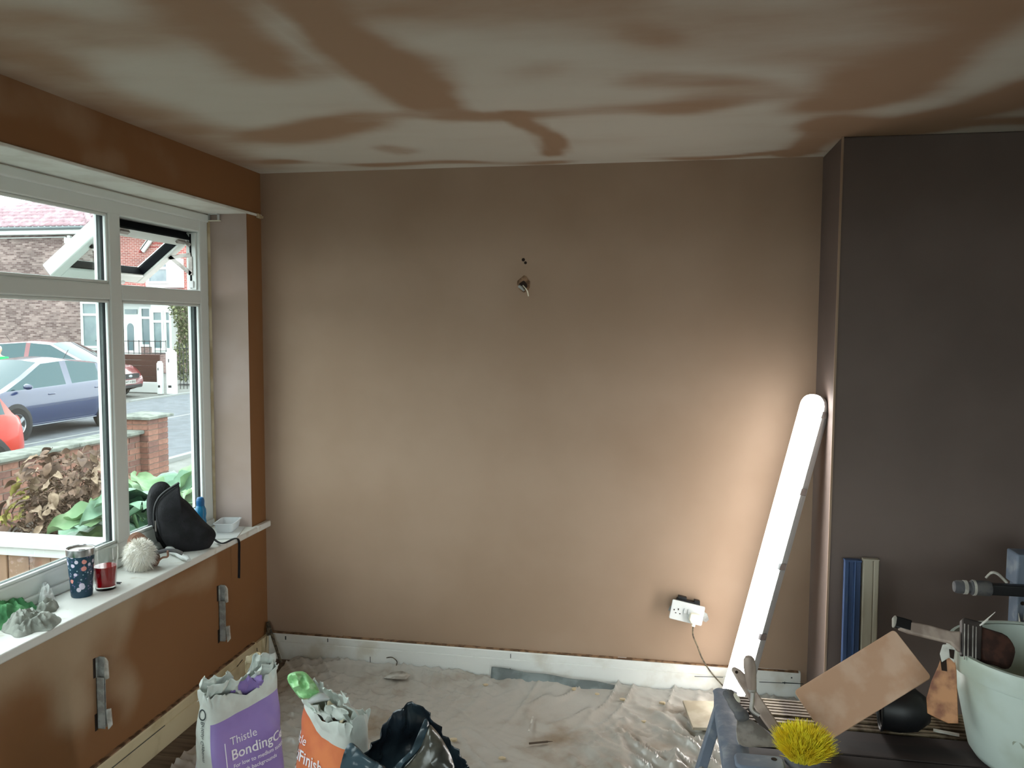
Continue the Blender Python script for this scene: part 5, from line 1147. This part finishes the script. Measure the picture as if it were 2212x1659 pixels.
pc = at(146, 518, 'y', HY-.2); b = MB(); b.box((pc.x-.16, HY-.25, pc.z-.16), (pc.x+.16, HY, pc.z+.1)); b.box((pc.x-.05, HY-.2, pc.z+.1), (pc.x+.1, HY, pc.z+.2)); b.build('flood_light', 'render_white', h1, bevel=.03)
for k in range(17):
    z = 5.95+k*.19; y0 = HY-.45+k*.30; xl = -37.4+k*.30+7.0*0; xr = -22.5-k*.27
    xl = max(-37.4+k*.3, -29.7+(k-3)*.62) if k > 2 else -37.4
    b = MB(); n = int((xr-xl)/.075)
    b.grid(lambda u, v: V((xl+(xr-xl)*u, y0+v*.34, z+v*.215+.035*abs(math.sin((xl+(xr-xl)*u)*math.pi/.30))-(0 if v > .01 else 0))), max(4, n), 1)
    b.build('tile_course', 'roof_tile', h1, ang=30, solid=.05)
    b = MB(); b.add([V((xr, y0, z)), V((xr, y0+.34, z+.215)), V((xr-.27, y0+.34, z+.215)), V((xr, HY+8, z)), V((xr-.27, HY+8, z+.215))], [(0, 3, 4, 1)]); b.build('tile_course', 'roof_tile', h1, solid=.05)
    b = MB(); b.tube([(xr, y0-.02, z+.05), (xr-.27, y0+.30, z+.26)], .12, 8); b.build('hip_tile', 'roof_tile', h1)
h2 = thing('red_brick_house', 'white-fronted red brick house with bay windows and white door', 'house', (-19, HY+4, GZ))
b = MB(); b.box((-22.73, HY+.06, GZ), (-14.5, HY+7, 2.7)); b.build('ground_floor_wall', 'house_brick_dark', h2)
b = MB(); b.box((-22.73, HY+.06, 2.7), (-14.5, HY+7, 5.7)); b.build('upper_wall', 'house_brick_red', h2)
def hwin(par, x0, x1, z0, z1, y, split=.72, th=.10):
    o_ = MB(); o_.box((x0, y-.1, z0), (x0+th, y, z1)); o_.box((x1-th, y-.1, z0), (x1, y, z1)); o_.box((x0+th, y-.1, z0), (x1-th, y, z0+th)); o_.box((x0+th, y-.1, z1-th), (x1-th, y, z1)); zs = z0+(z1-z0)*split; o_.box((x0+th, y-.1, zs-.05), (x1-th, y, zs+.05))
    w_ = o_.build('window', 'render_white', par)
    for a, c in ((z0+th, zs-.05), (zs+.05, z1-th)): b = MB(); b.box((x0+th, y-.05, a), (x1-th, y-.03, c)); b.build('pane', 'house_glass', w_)
zt, zb_ = hz_(652), hz_(752)
b = MB(); b.box((hx_(186), HY-.35, zb_-.1), (hx_(243), HY-.02, zt+.35)); b.build('bay', 'render_white', h1)
hwin(h1, hx_(188), hx_(241), zb_, zt, HY-.35)
b = MB(); b.box((hx_(262), HY-.05, GZ), (hx_(345), HY+.3, hz_(650))); b.build('porch_panel', 'render_white', h2)
dz0, dz1 = hz_(787), hz_(688)
b = MB(); b.box((hx_(268), HY-.12, dz0), (hx_(305), HY-.05, dz1)); dr = b.build('door', 'render_white', h2, bevel=.02)
cx = (hx_(277)+hx_(291))/2; ww = (hx_(291)-hx_(277))/2; z0_, z1_ = hz_(756), hz_(708)
b = MB(); b.prism([(-ww, 0), (ww, 0)]+[(ww*math.cos(a), z1_-z0_+ww*1.3*math.sin(a)) for a in [math.pi*k/10 for k in range(11)]], .0, .02, Matrix.Translation((cx, HY-.12, z0_)) @ Matrix.Rotation(R(90), 4, 'X')); b.build('door_pane', 'house_glass', dr)
b = MB(); b.box((hx_(272), HY-.1, hz_(678)), (hx_(298), HY-.06, hz_(668))); b.build('fanlight', 'house_glass', h2)
hwin(h2, hx_(305), hx_(331), hz_(748), hz_(662), HY-.06)
b = MB(); b.box((hx_(262), HY-.10, GZ), (hx_(268), HY-.04, hz_(650))); b.build('door_post', 'render_white', h2)
b = MB(); b.box((hx_(305), HY-.1, GZ), (hx_(334), HY+.3, hz_(749))); b.build('brick_dwarf_wall', 'house_brick_dark', h2)
b = MB(); b.box((hx_(335), HY-.32, hz_(760)), (hx_(381), HY+.05, hz_(655))); b.build('bay', 'render_white', h2)
hwin(h2, hx_(338), hx_(364), hz_(755), hz_(670), HY-.32); hwin(h2, hx_(365), hx_(381), hz_(755), hz_(670), HY-.32)
b = MB(); b.box((hx_(333), HY-.28, GZ), (hx_(383), HY+.05, hz_(760))); b.build('bay_base', 'house_brick_dark', h2)
b = MB(); b.box((hx_(240), HY-.6, hz_(652)), (-14.5, HY+.4, hz_(640))); b.build('flat_roof', 'gutter', h2, bevel=.03)
b = MB(); b.box((hx_(322), HY-.2, hz_(622)), (hx_(397), HY+.3, hz_(560))); b.build('upper_bay', 'render_white', h2)
hwin(h2, hx_(327), hx_(374), hz_(614), hz_(568), HY-.2)
for k in range(8):
    z = 5.0+k*.16; b = MB(); hw = 1.05-k*.11; xc = hx_(372); n = max(2, int(2*hw/.17))
    b.grid(lambda u, v: V((xc-hw+2*hw*u, HY+.1-.05*(1-v), z+v*.19+.012*math.cos(u*n*6.283))), n*4, 1); b.build('hung_tile_course', 'roof_red', h2, solid=.02)
b = MB()
for sx in (-1, 1):
    p0, p1 = V((hx_(372)+sx*1.35, HY-.05, 4.85)), V((hx_(372), HY-.05, 6.45)); M = frame(p0, p1-p0, V((0, 1, 0))); b.box((0, -.05, -.11), ((p1-p0).length, .05, .11), 0, M)
b.build('barge_board', 'render_white', h2)
b = MB(); b.add([V((hx_(372)+sx*1.5, yy, 4.8)) if z_ == 0 else V((hx_(372), yy, 6.55)) for yy in (HY-.1, HY+5) for sx, z_ in ((-1, 0), (0, 1), (1, 0))], [(0, 1, 4, 3), (1, 2, 5, 4)]); b.build('gable_roof', 'roof_red', h2, solid=.05)
b = MB(); b.box((-18.6, HY-.3, 5.6), (-14.3, HY+.3, 5.75)); b.build('eaves', 'render_white', h2)
for k in range(9):
    z = 5.72+k*.2; y0 = HY-.35+k*.3; b = MB(); b.grid(lambda u, v: V((-21.9+7.6*u, y0+.33*v, z+v*.22+.03*abs(math.sin(u*8.1*math.pi/.3)))), 100, 1); b.build('tile_course', 'roof_tile', h2, ang=30, solid=.05)
# street furniture in front of the houses
for px, h, w, lb in ((347, 1.0, .15, 'short white gate post beside the dark panel fence'), (372, 1.34, .24, 'taller white gate post with rubbed black marks')):
    p = at(px, 851, 'z', GZ); t = thing('gate_post', lb, 'post', p)
    b = MB(); b.prism(rrect(w, w, .03), 0, h-.06, Matrix.Translation(p)); b.lathe([(w*.5, h-.06), (w*.42, h-.01), (w*.1, h)], 12, Matrix.Translation(p)); b.build('shaft', 'render_white', t, bevel=.01)
    b = MB(); b.box((p.x-w*.2, p.y-w*.5-.004, p.z+.2), (p.x+w*.25, p.y-w*.5, p.z+.27)); b.box((p.x-.03, p.y-w*.5-.004, p.z+h*.72), (p.x+.0, p.y-w*.5, p.z+h*.8)); b.build('scuff', 'car_trim', t)
q0, q1 = V((-15.9, 19.3, GZ)), V((-13.25, 19.05, GZ))
t = thing('panel_fence', 'dark brown panel fence on a white plinth behind the red car', 'fence', q0.lerp(q1, .5))
M = frame(q0, q1-q0, None, V((0, 0, 1))); L = (q1-q0).length
b = MB(); b.box((0, -.1, 0), (L, .1, .32), 0, M); b.build('plinth', 'render_white', t, bevel=.01)
for k in range(5): b = MB(); b.box((0, -.04, .33+k*.17), (L, .02+.01*(k % 2), .495+k*.17), 0, M); b.build('panel_board', 'bristle_brown', t, bevel=.006)
for k in range(14): b = MB(); b.tube([M @ V((.2*k+.06, .3, 1.17)), M @ V((.2*k+.06, .3, 1.62))], .013, 5); b.build('railing_bar', 'iron', t)
b = MB(); b.tube([M @ V((0, .3, 1.58)), M @ V((L, .3, 1.58))], .014, 5); b.tube([M @ V((0, .3, 1.2)), M @ V((L, .3, 1.2))], .014, 5); b.build('rail', 'iron', t)
p = at(402, 845, 'z', GZ); t = thing('iron_gate', 'black iron railing gate beside the ivy', 'gate', p)
for k in range(7): b = MB(); b.tube([p+V((-.35+.12*k, .25, 0.05)), p+V((-.35+.12*k, .25, 1.5))], .013, 5); b.build('bar', 'iron', t)
b = MB(); b.tube([p+V((-.4, .25, .2)), p+V((.45, .25, .2))], .015, 5); b.tube([p+V((-.4, .25, 1.35)), p+V((.45, .25, 1.35))], .015, 5); b.build('rail', 'iron', t)
# ivy-clad shrub
c = V((-14.15, 22.6, GZ)); t = thing('ivy_shrub', 'tall pale olive ivy shrub against the white bay window', 'shrub', c)
b = MB(); b.tube([c, c+V((.1, 0, 1.2)), c+V((0, 0, 2.4))], [.07, .05, .02], 6); b.build('trunk', 'twig', t)
fol = MB()
for k in range(5200):
    h = rnd.random(); a = rnd.uniform(0, 6.283); r_ = (.82+.15*math.sin(h*9)-.2*max(0, h-.8)/.2)*math.sqrt(rnd.uniform(.25, 1)); p = c+V((r_*math.cos(a), r_*.8*math.sin(a), .15+3.05*h)); s_ = rnd.uniform(.04, .08)
    M = Matrix.Translation(p) @ Matrix.Rotation(rnd.uniform(0, 6.28), 4, 'Z') @ Matrix.Rotation(rnd.uniform(-1.3, 1.3), 4, 'Y'); fol.add([M @ V(q) for q in ((0, 0, 0), (s_, s_*.7, 0), (s_*2, 0, 0), (s_, -s_*.7, 0))], [(0, 1, 2, 3)])
o = fol.build('foliage', 'hedge_leaf', t, ang=180); o['kind'] = 'stuff'

# ------------------------------------------------------------------ person on the far pavement
pp = dp(-3, 757, 20.5); pr = V((pp.x, pp.y, GZ)); HT = (pp.z+.115)-GZ
per = thing('person', 'person in a bright green top standing behind the blue car', 'person', pr, R(-60)); Mp = MW[per.name]; k = HT/1.75
def skin_obj(name, nodes, edges, m, parent, root=0, lv=1):
    me = bpy.data.meshes.new(name); me.from_pydata([tuple(V(q[:3])*k) for q in nodes], edges, []); me.materials.append(MATS[m])
    o = bpy.data.objects.new(name, me); link(o, parent, Mp); o.modifiers.new('k', 'SKIN'); sv = me.skin_vertices[0].data
    for i, q in enumerate(nodes): sv[i].radius = (q[3]*k, (q[4] if len(q) > 4 else q[3])*k); sv[i].use_root = i == root
    q = o.modifiers.new('u', 'SUBSURF'); q.levels = lv; q.render_levels = lv; return o
nodes = [(0, 0, .95, .12, .15), (0, 0, 1.15, .11, .14), (0, 0, 1.35, .11, .17), (0, 0, 1.47, .055), (.01, 0, 1.55, .052), (.015, 0, 1.64, .085, .075), (.01, 0, 1.70, .07)]
edges = [(0, 1), (1, 2), (2, 3), (3, 4), (4, 5), (5, 6)]
for sg in (1, -1):
    i = len(nodes); nodes += [(0, sg*.10, .90, .09), (.01, sg*.11, .50, .06), (-.01, sg*.11, .10, .042), (.10, sg*.12, .035, .04), (.18, sg*.12, .03, .03)]; edges += [(0, i), (i, i+1), (i+1, i+2), (i+2, i+3), (i+3, i+4)]
    i = len(nodes); nodes += [(0, sg*.19, 1.39, .055), (-.02, sg*.25, 1.10, .042), (.06, sg*.27, .86, .03), (.08, sg*.27, .80, .03)]; edges += [(2, i), (i, i+1), (i+1, i+2), (i+2, i+3)]
    for f, (dx, dy, l_) in enumerate(((.02, .0, .07), (.012, .0, .085), (.0, .0, .09), (-.014, .0, .08), (-.03, .0, .06))):
        j = len(nodes); nodes += [(.085+dx, sg*.27, .775, .010), (.09+dx*1.5+(.02 if f == 0 else 0), sg*(.265), .775-l_*.6, .009), (.085+dx*1.4, sg*.255, .775-l_, .008)]; edges += [(i+3, j), (j, j+1), (j+1, j+2)]
skin_obj('body', nodes, edges, 'skin', per)
tn = [(0, 0, .98, .14, .17), (0, 0, 1.15, .135, .165), (0, 0, 1.36, .13, .19), (0, 0, 1.45, .07)]; te = [(0, 1), (1, 2), (2, 3)]
for sg in (1, -1): i = len(tn); tn += [(0, sg*.20, 1.39, .072), (-.02, sg*.255, 1.10, .06), (.05, sg*.275, .90, .05)]; te += [(2, i), (i, i+1), (i+1, i+2)]
skin_obj('top', tn, te, 'jumper', per)
tn = [(0, 0, .98, .13, .165), (0, 0, .90, .13, .16)]; te = [(0, 1)]
for sg in (1, -1): i = len(tn); tn += [(0, sg*.105, .84, .105), (.01, sg*.115, .50, .08), (-.01, sg*.115, .10, .07)]; te += [(1, i), (i, i+1), (i+1, i+2)]
skin_obj('trousers', tn, te, 'trousers', per)
hd = V((.015, 0, 1.64))
b = MB(); b.lathe([(.001, -.11), (.045, -.10), (.066, -.06), (.077, .0), (.078, .04), (.06, .09), (.001, .115)], 20, Matrix.Scale(k, 4) @ Matrix.Translation(hd) @ Matrix.Diagonal((1.12, 1, 1, 1)), cap=False); hdo = b.build('head', 'skin', per, local=True)
b = MB(); b.add([V(q)*k+hd*k for q in ((.080, 0, .02), (.112, 0, -.028), (.082, .017, -.032), (.082, -.017, -.032))], [(0, 1, 2), (0, 3, 1), (1, 3, 2)]); b.build('nose', 'skin', hdo, local=True)
for sg in (1, -1):
    b = MB(); b.lathe([(.001, .012), (.011, .006), (.013, 0)], 10, Matrix.Scale(k, 4) @ Matrix.Translation(hd+V((.076, sg*.030, .012))) @ Matrix.Rotation(R(90), 4, 'Y'), cap=False); b.build('eye', 'eye', hdo, local=True)
    b = MB(); b.lathe([(.001, .010), (.016, .008), (.018, 0)], 10, Matrix.Scale(k, 4) @ Matrix.Translation(hd+V((0, sg*.076, -.01))) @ Matrix.Rotation(R(-90*sg), 4, 'X') @ Matrix.Diagonal((1, 1.7, 1, 1)), cap=False); b.build('ear', 'skin', hdo, local=True)
b = MB(); b.box((.078, -.024, -.062), (.086, .024, -.052)); b.v = [(V(p)+hd)*k for p in b.v]; b.build('mouth', 'bristle_brown', hdo, local=True)
b = MB(); b.lathe([(.082, .03), (.080, .05), (.063, .098), (.001, .122)], 20, Matrix.Scale(k, 4) @ Matrix.Translation(hd+V((-.012, 0, 0))) @ Matrix.Diagonal((1.1, 1.02, 1, 1)), cap=False); b.build('hair', 'hair_grey', hdo, local=True)
